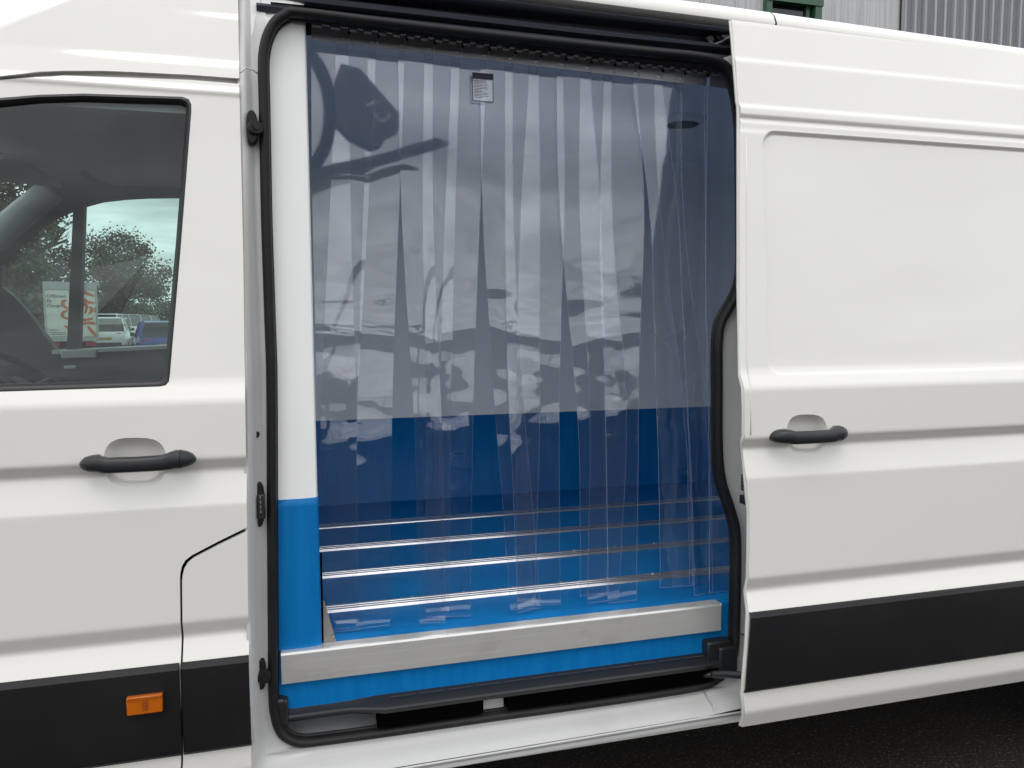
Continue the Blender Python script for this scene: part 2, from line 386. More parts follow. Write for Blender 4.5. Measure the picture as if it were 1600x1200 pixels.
def handle(px0, px1, pyc, off, parent, k):
    a, b = PS(*px0, off - .012), PS(*px1, off - .012); Lh = b.x - a.x; zc = (a.z + b.z) / 2
    secs = [(0, .0015, .002, 0), (.015, .009, .012, .0), (.05, .016, .024, .001), (.10, .0195, .032, .002), (.17, .021, .037, .0025), (.21, .0200, .040, .0005), (.26, .0185, .043, -.0015), (.5, .018, .045, -.002), (.70, .0185, .043, -.0015),
            (.76, .0205, .040, .001), (.82, .0225, .036, .003), (.868, .0225, .034, .003)]
    cap = [(.872, .0222, .0335, .003), (.93, .0185, .026, .002), (.97, .013, .017, .001), (.99, .007, .009, 0), (1, .001, .002, 0)]
    base = off - .011
    for nm, ss in (('door_handle', secs), ('handle_lock_cover', cap)):
        rings = []
        for u, hh, o, dz in ss:
            rings.append([(a.x + u * Lh, base - o * k * (.5 + .5 * math.copysign(abs(math.cos(t)) ** .7, math.cos(t))) + (.012 if abs(u - .5) > .3 else -.012 * k) * (.5 - .5 * math.cos(t)), zc + dz * k + hh * k * math.copysign(abs(math.sin(t)) ** .75, math.sin(t))) for t in [2 * math.pi * q / 20 for q in range(20)]])
        m = MB(); m.loft(rings, cap=True); fix_normals(m.build(nm, M['handle'], parent, smooth=True, angle=50))
handle((122, 727), (306, 718), 723, 0, cab_door, 1.0)

# window surround and glass
def ring_between(mb, A, B, offA, offB, n=None):
    k = len(A)
    ra = [(x, offA + prof(z), z) for x, z in A]; rb = [(x, offB + prof(z), z) for x, z in B]
    mid = [((p[0] * .6 + q[0] * .4), (p[1] + q[1]) / 2 - .006, (p[2] * .6 + q[2] * .4)) for p, q in zip(ra, rb)]
    inn = [(q[0], q[1] + .02, q[2]) for q in rb]
    mb.loft([ra, mid, rb, inn])
m = MB(); ring_between(m, win_out, win_in, .000, .006); fix_normals(m.build('window_seal', M['seal2'], cab_door, smooth=True, angle=60))
m = MB(); skin(m, [win_in], .012, .004, .02, walls=False); m.build('window_glass', M['winglass'], cab_door)
# trim strip under the door and the amber lamp on it
TRIMP = [(.012, .752), (-.006, .748), (-.017, .738), (-.0175, .72), (-.0175, .53), (-.016, .521), (-.006, .511), (.012, .507)]
def trim(x0, x1, off, parent, slant=0.0):
    m = MB()
    P = [(y + off, z) for y, z in TRIMP]
    m.loft([[(x0 + slant * (.745 - z) + .006, y * .2 + off * .8 + .006, z) for y, z in P], [(x0 + slant * (.745 - z), (y - off) * .75 + off, z) for y, z in P], [(x0 + slant * (.745 - z) + .008, y, z) for y, z in P], [(x1, y, z) for y, z in P], [(x1, y + .02, z) for y, z in P]], closed=False)
    return fix_normals(m.build('side_trim', M['plastic'], parent, smooth=True, angle=25))
xs = PS(282.5, 1100).x
trim(-1.45, xs - .0005, 0, cab_door)
lamp = MB(); lamp.box((-.430, -.034, .6435), (-.349, -.012, .6885)); lamp = lamp.build('marker_lamp', M['amber'], cab_door, bevel=.003)
m = MB()
for i in range(24):
    x = -.4275 + i * .0033; m.box((x, -.0362, .681), (x + .0018, -.033, .6875))
m.build('lens_rib', M['amber'], cab_door)['kind'] = 'stuff'
m = MB(); m.box((-.393, -.0365, .655), (-.382, -.033, .680)); m.box((-.391, -.038, .666), (-.384, -.036, .669)); m.box((-.391, -.038, .674), (-.384, -.036, .677)); m.build('lens_emblem', M['amber_dark'], cab_door)
m = MB(); m.box((-.434, -.0215, .639), (-.345, -.012, .693)); m.build('lamp_surround', M['plastic'], cab_door)

# --- fixed panel behind the door
shut2 = px2([(286.5, 1330), (286, 1190), (285.5, 1060), (284.5, 908), (285.5, 898), (288, 888), (293, 879.5), (302, 872), (341, 851.5), (386.5, 829.5)])
rear2 = px2([(387.5, 930), (389, 1026), (391, 1100), (393, 1200), (393, 1330)])
mb = MB(); skin(mb, [shut2 + rear2], 0, .014); pillar = mb.build('pillar_panel', M['paint'], VAN)
t2 = trim(PS(285, 1100).x, PS(391, 1100).x, 0, pillar)
# dark body shell behind the shut lines
for q0, q1, q2 in (((-.60, .035, .34), (-.20, .06, 1.15), 'dark'), ((-1.44, .098, 2.12), (-.12, .14, 2.24), 'paint_in')):
    m = MB(); m.box(q0, q1); m.build('inner_shell', M[q2], VAN)

# --- cab roof side
def roof_panel():
    low = [(p.x, p.z) for p in (PS(x, y) for x, y in [(-60, 128), (0, 119), (60, 112), (100, 110.5), (160, 110.5), (200, 112), (300, 117), (374, 122.5)])]
    low = [(-1.45, low[0][1] - .22), (-1.0, low[0][1] - .09)] + low
    xs_ = np.concatenate([np.linspace(-1.45, -.72, 16), np.linspace(-.70, low[-1][0], 46)]); rows = []
    lx = np.array([p[0] for p in low]); lz = np.array([p[1] for p in low])
    def Y(x, z):
        zr = min(2.305 + .60 * (x + .64), 2.50) if x > -1.0 else 2.07 + .5 * (x + 1.0)
        d = max(0, z - zr)
        c1 = .0055 * max(0, min(1, (x + .56) / .25)) * (.5 + .5 * math.tanh((z - 2.247) / .006))
        c2 = .003 * max(0, min(1, (x + .30) / .15)) * (.5 + .5 * math.tanh((z - 2.372) / .006))
        return prof(min(z, 2.25)) + max(0, z - 2.25) * .17 + c1 + c2 + (d * 1.0 if d < .03 else .03 + (d - .03) * 2.2)
    vs, fs = [], []; nr = 90
    for x in xs_:
        z0 = float(np.interp(x, lx, lz))
        for k in range(nr):
            z = z0 + (2.66 - z0) * k / (nr - 1); vs.append((x, Y(x, z), z))
    for i in range(len(xs_) - 1):
        for k in range(nr - 1): fs.append((i * nr + k, (i + 1) * nr + k, (i + 1) * nr + k + 1, i * nr + k + 1))
    i0 = len(vs)
    for x in xs_: z0 = float(np.interp(x, lx, lz)); vs.append((x, Y(x, z0) + .02, z0 + .002))
    for i in range(len(xs_) - 1): fs.append((i * nr, i0 + i, i0 + i + 1, (i + 1) * nr))
    i0 = len(vs); e = (len(xs_) - 1) * nr
    for k in range(nr): v = vs[e + k]; vs.append((v[0] - .002, v[1] + .03, v[2]))
    for k in range(nr - 1): fs.append((e + k, i0 + k, i0 + k + 1, e + k + 1))
    m = MB(); m.mesh(vs, fs); return m.build('cab_roof_side', M['paint'], VAN, smooth=True, angle=40)
roof_panel()

# --- roof over the load bay
def roofz(x): return 2.553 - .021 * (x - 1.3) if x > 1.3 else 2.553 - .012 * (x - 1.3)
def roof_strip(name, x0, x1, nseg):
    m = MB(); rings = []
    for i in range(nseg + 1):
        x = x0 + (x1 - x0) * i / nseg; z = roofz(x)
        rings.append([(x, .165, z - .062), (x, .125, z - .060), (x, .112, z - .054), (x, .110, z - .045), (x, .122, z - .020), (x, .140, z - .004), (x, .165, z + .006), (x, .25, z + .02), (x, .5, z + .05), (x, 1.02, z + .07), (x, 1.9, z)])
    m.loft(rings, closed=False); return fix_normals(m.build(name, M['paint'], VAN, smooth=True, angle=50))
roof_strip('roof_rail', -.085, 1.425, 8); roof_strip('roof_panel', 1.431, 4.6, 10)

# --- black sliding door track above the opening
m = MB()
TR = [(.118, -.055), (.150, -.058), (.152, -.068), (.124, -.072), (.117, -.078), (.121, -.086), (.158, -.092), (.164, -.110), (.150, -.119), (.122, -.123), (.112, -.131), (.115, -.141), (.136, -.147), (.136, -.155), (.110, -.159), (.104, -.167), (.112, -.180)]
rings = []
for x in np.linspace(-.085, 1.7, 9):
    rings.append([(x, y, roofz(x) + dz) for y, dz in TR])
m.loft(rings, closed=False); track = fix_normals(m.build('door_track', M['track'], VAN, smooth=True, angle=55))
m = MB()
c = PY(1118, 66, .135)
m.tube(smooth_open([c + Vector((-.03, .0, .012)), c + Vector((-.015, -.01, -.012)), c + Vector((.01, -.02, -.006)), c + Vector((.03, -.03, .004)), c + Vector((.09, -.05, .004))]), .006, n=8, up=(0, 0, 1))
m.bar(c + Vector((.012, -.01, .02)), c + Vector((.012, .02, .02)), .016, n=14); m.bar(c + Vector((-.022, -.01, .004)), c + Vector((-.022, .02, .004)), .011, n=12)
m.box(c + Vector((.01, -.022, .008)), c + Vector((.09, -.006, .016))); m.box(c + Vector((-.03, .015, -.02)), c + Vector((.05, .03, .03)))
m.build('roller_arm', M['handle'], track, smooth=True, angle=40)

# --- door seal and jamb
SEAL = [(465, 20), (445, 24), (429, 36), (418, 56), (412, 82), (411, 110), (412, 150), (414, 250), (416, 350), (421, 500), (424, 600), (425, 825), (426, 960), (427, 1085), (430, 1118), (437, 1140), (450, 1153), (472, 1159.5), (510, 1156),
        (610, 1142.5), (760, 1121), (900, 1102), (1000, 1087.5), (1085, 1074), (1115, 1064), (1137, 1044), (1147, 1015), (1150, 950), (1150.5, 840), (1143, 800), (1128, 752), (1122.5, 700), (1122, 600), (1122.5, 530), (1128, 501), (1144, 473), (1156, 445), (1160, 410),
        (1160, 300), (1158, 200), (1152, 150), (1140, 112), (1118, 95), (1080, 87.5), (1000, 80), (800, 59), (600, 36)]
sp = smooth_closed([PY(x, y, .088) for x, y in SEAL], 5)
m = MB(); m.tube(sp, .0130, True, 12, ry=.018, up=(0, 1, 0)); seal = m.build('door_seal', M['rubber'], VAN, smooth=True)
m = MB(); m.tube([p + Vector((0, .018, 0)) for p in sp], .0155, True, 8, ry=.006, up=(0, 1, 0)); m.build('seal_flange', M['rubber'], seal, smooth=True)
OUT = [PS(*q) for q in [(455, 10), (428, 8), (405, 2), (396, -50), (374, -60), (374, 110), (375, 150), (377, 250), (379, 350), (381.5, 500), (383, 600), (386, 825), (388, 960), (391, 1085), (393, 1130), (394, 1170)]]
OUT += [Vector((-.17, -.005, .40)), Vector((-.12, -.004, .378))]
def sill_pt(px, dy=0): p = PZ(px, 1130, .385); return Vector((PY(px, 1130, .0).x, .0, .384))
OUT += [Vector((PY(x, 1150, .0).x, -.002, .384 + .012 * max(0, (x - 500) / 650))) for x in (505, 605, 755, 895, 995, 1080, 1115)]
OUT += [Vector((1.40, .0, .42)), Vector((1.42, .0, .5))] + [Vector((1.42, .01, z)) for z in (.62, .80, .88, .95, 1.05, 1.25, 1.42, 1.52, 1.6, 1.66, 1.72, 1.95, 2.15, 2.24)] + [Vector((1.42, .1, 2.36)), Vector((1.38, .1, 2.44)), Vector((1.22, .11, 2.47)), Vector((1.0, .115, 2.48)), Vector((.55, .115, 2.48)), Vector((.2, .115, 2.48))]
assert len(OUT) == len(SEAL), (len(OUT), len(SEAL))
op = smooth_closed(OUT, 5)
rings = []
n_ = len(sp); i_end = SEAL.index((1118, 95)) * 5
for t, dy in ((.0, .0), (.06, .0), (.22, -.002), (.30, .004), (.40, .010), (.52, .012), (.62, .006), (.72, -.002), (.82, -.003), (.93, .0), (1.0, .004)):
    r = []
    for i, (a, b) in enumerate(zip(sp[:i_end + 1], op)):
        u = i / n_
        p = a.lerp(b, t + (.10 if t == 1.0 and u < .33 else 0)); e = 0
        ease = (max(0, t)) ** 1.7
        y = (.098) + (b.y - .098) * ease
        side = .08 < u < .30                      # pressed channel down the front pillar
        e = dy * (1 if side else (.9 if u < .62 else .3)) + (.008 if t == 1.0 and u < .33 else 0)
        r.append((p.x, y + e, p.z))
    rings.append(r)
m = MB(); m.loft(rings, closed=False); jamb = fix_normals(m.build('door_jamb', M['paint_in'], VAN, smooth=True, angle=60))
# lower face of the sill, folded under
sill = MB(); prof_s = [(-.002, 0), (-.004, -.004), (-.001, -.012), (.001, -.014), (.002, -.026), (.01, -.030), (.05, -.028), (.10, -.02)]
rings = []
for x in np.linspace(-.17, 1.5, 10):
    z = .384 + .012 * max(0, min(1, (x - .06) / 1.1)); rings.append([(x, y, z + dz) for y, dz in prof_s])
sill.loft(rings, closed=False); fix_normals(sill.build('sill_lip', M['paint_in'], VAN, smooth=True, angle=35))
# rubber buffers, contact block and plug on the front pillar
def buffer_(px, py, hh, name='buffer'):
    p = PY(px, py, .074); m = MB()
    pts = [(0 + .0135 * math.cos(t), hh * math.copysign(abs(math.sin(t)) ** .6, math.sin(t))) for t in [2 * math.pi * k / 18 for k in range(18)]]
    m.loft([[(p.x + a, p.y + .012, p.z + b) for a, b in pts], [(p.x + a, p.y - .010, p.z + b) for a, b in pts], [(p.x + a * .8, p.y - .014, p.z + b * .92) for a, b in pts]], cap=True)
    o = fix_normals(m.build(name, M['rubber'], jamb, smooth=True, angle=40)); return o, p
for px, py in ((394, 200), (407.5, 1052)):
    o, p = buffer_(px, py, .042)
    m = MB(); q = p + Vector((.007, -.012, -.002)); m.bar(q, q + Vector((.004, -.016, 0)), .020, .016, 16); m.bar(q + Vector((.003, -.014, 0)), q + Vector((.0045, -.020, 0)), .009, .008, 12)
    fix_normals(m.build('buffer_cap', M['rubber'], jamb, smooth=True, angle=40))
o, p = buffer_(405, 787, .060, 'contact_plate'); fix_normals(o)
m = MB(); m.box(p + Vector((-.002, -.030, -.035)), p + Vector((.016, -.008, .030))); m.build('contact_block', M['handle'], jamb, bevel=.003)
for k in range(4):
    m = MB(); m.box(p + Vector((.003, -.0325, -.018 + k * .0125)), p + Vector((.0065, -.0295, -.010 + k * .0125))); m.build('contact_pin', M['screw'], jamb)
p = PY(400, 679, .066); m = MB(); m.bar(p + Vector((0, -.006, 0)), p + Vector((0, .01, 0)), .009, n=16); m.build('plug', M['rubber'], jamb)
# weld seams
for q in ([PY(376, 113, .02), PY(384, 106, .055), PY(395, 109, .075), PY(404, 116, .082)], [PY(1101, 1082, .075), PY(1108, 1092, .045), PY(1115, 1100, .02), PY(1116, 1108, .0)]):
    m = MB(); m.tube(q, .0022, n=6); m.build('weld_seam', M['paint_in'], jamb, smooth=True)

# --- step and sill well inside the opening
BL = .70
m = MB()
# painted well: low ledge inside the seal, rising back to the step
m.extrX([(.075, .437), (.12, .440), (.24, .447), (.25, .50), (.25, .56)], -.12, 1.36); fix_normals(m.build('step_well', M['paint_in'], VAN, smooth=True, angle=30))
m = MB(); rings = []
for px, dz, dyf in [(428, .012, -.03), (447, .012, -.03), (452, 0, -.028), (520, .0, -.028), (548, .0, -.026), (575, .0, -.014), (600, .0, .0), (700, 0, 0), (900, 0, 0), (1120, 0, 0), (1140, 0, 0)]:
    x = PY(px, 1080, .09).x; f = .062 - dyf
    rings.append([(x, .135, .555 + dz), (x, .132, .549 + dz), (x, f + .012, .530), (x, f + .003, .527), (x, f, .521), (x, f + .002, .512), (x, f + .008, .506), (x, .14, .498)])
m.loft(rings, closed=False, cap=False); step = fix_normals(m.build('step_tread', M['handle'], VAN, smooth=True, angle=35))
m = MB()
for k in range(13):
    x = .22 + k * .083
    if x < 1.18: m.box((x, .088, .5425), (x + .072, .0905, .5445))
m.build('tread_line', M['treadline'], step)['kind'] = 'stuff'
m = MB(); m.box((PY(588, 1110, .1).x, .072, .468), (PY(752, 1095, .1).x, .12, .512)); m.box((PY(790, 1085, .1).x, .072, .466), (1.22, .12, .512)); m.build('step_recess_shade', M['dark'], VAN)  # near-black boxes stand in for the shade inside the step's recesses
m = MB(); m.box((PY(752, 1095, .1).x + .004, .11, .449), (PY(790, 1085, .1).x - .004, .13, .512)); m.build('step_bracket', M['paint_in'], VAN)
# corner blocks
a = PY(1102, 1030, .09)
m = MB(); m.box((a.x, .075, .515), (a.x + .085, .17, .588)); m.box((a.x + .035, .062, .47), (a.x + .10, .17, .572)); m.build('corner_block', M['handle'], step, bevel=.006)
a = PY(437, 1095, .1); m = MB(); m.box((a.x - .02, .085, .50), (a.x + .022, .13, .575)); m.box((a.x - .02, .08, .553), (a.x + .014, .13, .580)); m.build('corner_block', M['handle'], step, bevel=.006)

# --- load bay
FX0, FX1, FARY, CEIL = -.10, 2.62, 1.80, 2.43
m = MB(); m.box((-.09, .132, .53), (FX1, FARY, BL)); floor = m.build('cargo_floor', M['bluefloor'], VAN)
m = MB(); m.box((-.085, .112, .535), (1.345, .131, BL - .001)); m.build('floor_edge', M['blue'], floor)
def rail(yc, wd):
    m = MB(); h = .004; P = [(yc - wd / 2, BL + .0005)]
    for k in range(3):
        a = yc - wd / 2 + .002 + k * (wd - .004) / 3; b = a + (wd - .004) / 3
        P += [(a, BL + h), (a + (b - a) * .15, BL + h + .004), (a + (b - a) * .8, BL + h + .004), (a + (b - a) * .86, BL + .001), (b - .0005, BL + .001)]
    P += [(yc + wd / 2, BL + .0005)]
    m.extrX(P, .0, FX1 - .02); return fix_normals(m.build('floor_rail', M['rail'], floor))
for yc, wd in ((1.405, .070), (1.06, .066), (.728, .060), (.392, .056)): rail(yc, wd)
# rail bolts
for yc in (.728, .392):
    for k in range(8):
        m = MB(); x = .16 + k * .17; m.bar((x, yc + .017, BL + .004), (x, yc + .017, BL + .0105), .006, n=8); m.build('rail_bolt', M['hinge'], floor)
# aluminium threshold angle
a, b = PY(439, 1027, .096), PY(1127, 950, .096)
m = MB(); P = [(.134, BL + .0035), (.104, BL + .0035), (.098, BL + .002), (.096, BL - .004)]
for z in (BL - .026, BL - .062): P += [(.096, z), (.0961, z - .0006), (.096, z - .0012)]
P += [(.096, BL - .084), (.099, BL - .0845), (.099, BL - .0845)]
m.loft([[(a.x, y, z) for y, z in P], [(b.x, y, z) for y, z in P]], closed=False); m.face([(b.x, .096, BL - .084), (b.x, .134, BL - .084), (b.x, .134, BL + .0035), (b.x, .096, BL + .0035)])
m.face([(a.x, .096, BL - .084), (a.x, .13, BL - .084), (a.x, .13, BL + .0035), (a.x, .096, BL + .0035)])
thr = fix_normals(m.build('threshold_bar', M['alu'], floor))
m = MB(); p = PZ(514, 1003, BL + .002); m.loft([[(p.x - .014, p.y - .004, BL + .002), (p.x + .020, p.y - .004, BL + .002), (p.x - .010, p.y + .02, BL + .115), (p.x - .014, p.y + .02, BL + .115)], [(p.x - .014, p.y, BL + .002), (p.x + .020, p.y, BL + .002), (p.x - .010, p.y + .024, BL + .115), (p.x - .014, p.y + .024, BL + .115)]], cap=True)
fix_normals(m.build('gusset_plate', M['grey'], floor))
m = MB(); m.bar(p + Vector((.012, -.007, .018)), p + Vector((.012, 0, .018)), .004, n=10); m.build('gusset_rivet', M['screw'], floor)
SK = 1.121
# far wall, rear wall, bulkhead, ceiling with coved corners
m = MB()
P = [(FARY, SK - .01)] + [(FARY, SK), (FARY, CEIL - .09)] + [(FARY - .09 + .09 * math.cos(t), CEIL - .09 + .09 * math.sin(t)) for t in np.linspace(0, math.pi / 2, 8)[1:]]
m.extrX(P, FX0, FX1); fix_normals(m.build('cargo_wall', M['grp'], VAN, smooth=True, angle=60))
m = MB(); m.extrX([(FARY - .09, CEIL), (.20, CEIL)], FX0, FX1); ceil = m.build('cargo_ceiling', M['ceil'], VAN)
m = MB(); m.face([(FX0, .14, BL), (FX0, FARY, BL), (FX0, FARY, CEIL), (FX0, .14, CEIL)]); m.build('bulkhead', M['grp'], VAN)
m = MB(); m.face([(FX1, .14, SK), (FX1, FARY, SK), (FX1, FARY, CEIL), (FX1, .14, CEIL)]); m.build('rear_wall', M['grp'], VAN)
m = MB(); m.extrX([(.13, BL), (.13, CEIL)], 1.36, FX1); m.build('side_lining', M['grp'], VAN)
m = MB(); m.extrX([(FARY - .006, SK), (FARY - .006, BL + .02), (FARY - .012, BL + .006), (FARY - .03, BL + .0008)], FX0, FX1); m.extrX([(FARY - .006, SK), (FARY, SK)], FX0, FX1)
m.face([(FX1 - .006, .14, BL), (FX1 - .006, FARY, BL), (FX1 - .006, FARY, SK), (FX1 - .006, .14, SK)]); fix_normals(m.build('skirting', M['blue'], VAN, smooth=True, angle=50))
# outer far side and nose of the cargo box so that no light leaks in
m = MB(); m.box((-.12, 1.95, .4), (4.6, 2.0, 2.52)); m.box((2.70, .2, .4), (2.75, 1.95, 2.5)); m.box((-.16, .16, .4), (-.125, 1.95, 2.5)); m.box((-.12, .25, 2.46), (4.6, 1.95, 2.50)); m.box((-1.4, .1, .30), (4.6, 1.95, .40)); m.build('body_shell', M['paint'], VAN)
# insulated return beside the opening
RP = [(-.10, .118), (.000, .118), (.012, .120), (.022, .121), (.032, .125), (.036, .133), (.036, .27), (-.10, .27)]
m = MB(); m.loft([[(x, y, z) for x, y in RP] for z in (BL + .004, CEIL + .02)]); fix_normals(m.build('door_return', M['grp'], VAN, smooth=True, angle=35))
m = MB(); rp2 = [(x + (.002 if x > .03 else 0), y - .0025) for x, y in RP]
m.loft([[(x, y, z) for x, y in rp2] for z in (BL + .004, .9, 1.0, 1.1, SK)]); m.face([(x, y, SK) for x, y in rp2]); fix_normals(m.build('return_skirting', M['blue'], VAN, smooth=True, angle=35))
m = MB(); m.box((.0385, .15, BL + .004), (.044, .156, .955)); m.build('edge_strip', M['dark'], VAN)
m = MB(); m.extrX([(.105, CEIL + .03), (.222, CEIL + .03), (.222, CEIL - .050), (.217, CEIL - .050), (.217, CEIL - .016), (.105, CEIL - .016)], -.05, 1.36); m.build('header_board', M['track'], VAN)
# ceiling lamp
p = PZ(1066, 186, CEIL); m = MB()
m.loft([[(p.x + r * math.cos(t), p.y + r * math.sin(t), z) for t in [2 * math.pi * k / 32 for k in range(32)]] for r, z in ((.098, CEIL - .001), (.095, CEIL - .012), (.080, CEIL - .022), (.068, CEIL - .024))])
lampo = fix_normals(m.build('lamp_bezel', M['grp'], ceil, smooth=True, angle=50))
m = MB(); m.loft([[(p.x + r * math.cos(t), p.y + r * math.sin(t), z) for t in [2 * math.pi * k / 32 for k in range(32)]] for r, z in ((.068, CEIL - .021), (.04, CEIL - .018), (.001, CEIL - .017))]); fix_normals(m.build('lamp_lens', M['unit'], ceil, smooth=True))
# --- sliding door, standing open outside the body
USE[0] = 'bay'
DO = -.100
edge_px = [(1143, 31), (1146, 60), (1148.5, 92), (1151.5, 130), (1153.5, 158), (1155, 163), (1155.5, 185), (1155.5, 210), (1155.5, 300), (1155.5, 445), (1157.5, 588), (1162.5, 606), (1163.5, 640), (1163.5, 681), (1160.5, 690), (1160.5, 698), (1165.5, 742), (1168, 770), (1171, 800), (1171, 860), (1170, 903), (1166, 925), (1170, 957), (1168, 1000), (1164, 1050), (1161, 1087), (1163.5, 1104), (1163, 1120), (1159, 1136)]
epoly = px2(edge_px, DO)
rec_o = rrect(PS(1195, 400, DO).x, 3.0, PS(1220, 588, DO).z, PS(1220, 204.5, DO).z, .045, 8)
rec_i = rrect(rec_o[8][0] + 0 if False else PS(1195, 400, DO).x + .012, 2.988, PS(1220, 588, DO).z + .012, PS(1220, 204.5, DO).z - .012, .038, 8)
cup2 = cup_poly(1261, 678, 31.5, 30.5, DO)
XR = 3.05
dpoly = epoly + [(XR, .392), (XR, epoly[0][1] - .02)]
mb = MB(); skin(mb, [dpoly, rec_o, cup2], DO, .010)
sdoor = mb.build('sliding_door', M['paint'], VAN)
m = MB()
ra = [(x, DO + prof(z), z) for x, z in rec_o]; rb = [(x, DO + prof(z) + .012, z) for x, z in rec_i]
mid1 = [(p[0] * .8 + q[0] * .2, p[1] + .0012, p[2] * .8 + q[2] * .2) for p, q in zip(ra, rb)]; mid2 = [(p[0] * .25 + q[0] * .75, q[1] - .001, p[2] * .25 + q[2] * .75) for p, q in zip(ra, rb)]
m.loft([ra, mid1, mid2, rb]); skin(m, [rec_i], DO + .012, .01, .02, walls=False)
fix_ = m.build('recessed_panel', M['paint'], sdoor)
cup('handle_recess', cup2, DO, .032, sdoor)
handle((1206, 684), (1327, 677.5), 680, DO, sdoor, 1.0)
trim(PS(1170, 960, DO).x, XR, DO, sdoor, slant=-.06)
# folded front edge of the door skin and its inner frame
m = MB(); r1, r2, r3, r4 = [], [], [], []
for x, z in epoly:
    y = DO + prof(z); r1.append((x, y + .003, z)); r2.append((x - .004, y + .007, z)); r3.append((x - .003, y + .013, z)); r4.append((x + .03, y + .016, z))
m.loft([r1, r2, r3, r4], closed=False); fix_normals(m.build('edge_hem', M['paint'], sdoor, smooth=True))
m = MB(); zz = np.linspace(.45, 2.40, 40)
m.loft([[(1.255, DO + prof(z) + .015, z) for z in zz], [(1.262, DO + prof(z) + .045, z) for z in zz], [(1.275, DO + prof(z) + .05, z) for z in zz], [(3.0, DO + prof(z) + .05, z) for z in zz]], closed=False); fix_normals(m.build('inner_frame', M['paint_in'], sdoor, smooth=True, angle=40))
# pressed ridges along the upper edge of the door front (visible fold line)
m = MB(); m.tube([Vector((PS(1166.5 + dx, y, DO).x, DO + prof(PS(1166, y, DO).z) - .0005, PS(1166, y, DO).z)) for dx, y in [(-.5, 215), (0, 300), (0, 440), (1, 560), (2.5, 586), (6, 606), (6.5, 640), (6.5, 680)]], .0016, n=6); m.build('edge_fold', M['paint'], sdoor, smooth=True)
# contacts, latch and guide arm seen between door and body
p = PY(1160, 753, .0); m = MB(); m.box(p + Vector((-.006, -.03, -.024)), p + Vector((.03, .0, .024))); con = m.build('contact_block', M['handle'], sdoor, bevel=.002)
for k in range(4):
    m = MB(); m.box(p + Vector((-.0075, -.026, -.019 + k * .011)), p + Vector((-.002, -.006, -.012 + k * .011))); m.build('contact_pin', M['copper'], sdoor)
p = PY(1166, 782, -.03); m = MB(); m.box(p + Vector((-.005, -.01, -.014)), p + Vector((.03, .03, .012))); m.build('latch', M['handle'], sdoor, bevel=.002)
p = PY(1156, 989, .02); m = MB(); m.bar(p + Vector((-.006, 0, 0)), p + Vector((.03, -.05, 0)), .0012, .006, 8); m.bar(p + Vector((.02, -.04, -.03)), p + Vector((.02, -.04, .03)), .006, n=8); m.build('guide_pin', M['handle'], sdoor, smooth=True)
a, b = PY(1112, 1054, .06), PY(1166, 1056, -.02); m = MB(); m.tube(smooth_open([a, a.lerp(b, .35) + Vector((0, 0, .002)), b, b + Vector((.1, -.06, 0))]), .0085, n=10, ry=.012, up=(0, 0, 1)); m.tube([a + Vector((-.02, .02, -.01)), a, a + Vector((.02, .01, -.014))], .008, n=8); m.build('guide_arm', M['handle'], sdoor, smooth=True)
# side of the body behind the open door
rp = [(1.44, .40), (4.6, .40), (4.6, 2.47), (1.44, 2.47)]
# wheel arch cut
cxw, rw = 3.05, .43
arch = [(cxw - rw * math.cos(t), .40 + max(0.0, .02 + rw * math.sin(t))) for t in np.linspace(0, math.pi, 20)]
mb = MB(); skin(mb, [[(1.44, .40)] + arch + [(4.6, .40), (4.6, 2.46), (1.44, 2.46)]], 0, .014, .01); mb.build('rear_side_panel', M['paint'], VAN)

# --- wheels
def wheel(x, y):
    wo_ = empty('wheel', (x, y, .345)); wo_.parent = VAN
    m = MB(); n = 40
    def rg(r, yy): return [(r * math.cos(2 * math.pi * k / n), yy, r * math.sin(2 * math.pi * k / n)) for k in range(n)]
    m.loft([rg(.20, .0), rg(.22, -.015), rg(.30, -.022), rg(.335, -.005), rg(.345, .03), rg(.345, .17), rg(.33, .21), rg(.2, .22)]); fix_normals(m.build('tyre', M['tyre'], wo_, smooth=True, angle=40))
    m = MB(); m.loft([rg(.20, .005), rg(.19, .01), rg(.17, .05), rg(.10, .03), rg(.09, -.01), rg(.001, -.015)]); fix_normals(m.build('rim', M['steel'], wo_, smooth=True, angle=40))
wheel(cxw, .05); wheel(cxw, 1.72); wheel(-1.95, .06); wheel(-1.95, 1.72)
m = MB(); m.box((-1.5, .25, .26), (4.4, .33, .34)); m.box((-1.5, 1.6, .26), (4.4, 1.68, .34)); m.box((.3, .5, .16), (1.6, 1.2, .36)); m.build('chassis', M['dark'], VAN)

# --- cab interior
m = MB(); hl = []
for Yc in np.linspace(.13, 1.96, 12):
    s = (Yc - 1.03) / .9
    hl.append([(x, Yc, 2.26 - .03 * abs(s) ** 4) for x in (-.14, -.6, -1.0, -1.2, PY(50, 297, 1.9).x)])
m.loft(hl, closed=False); head = m.build('headliner', M['headliner'], VAN, smooth=True)
m = MB(); m.box((-.165, .14, .6), (-.16, 1.93, 2.2)); m.build('cab_bulkhead', M['cabplastic'], VAN)
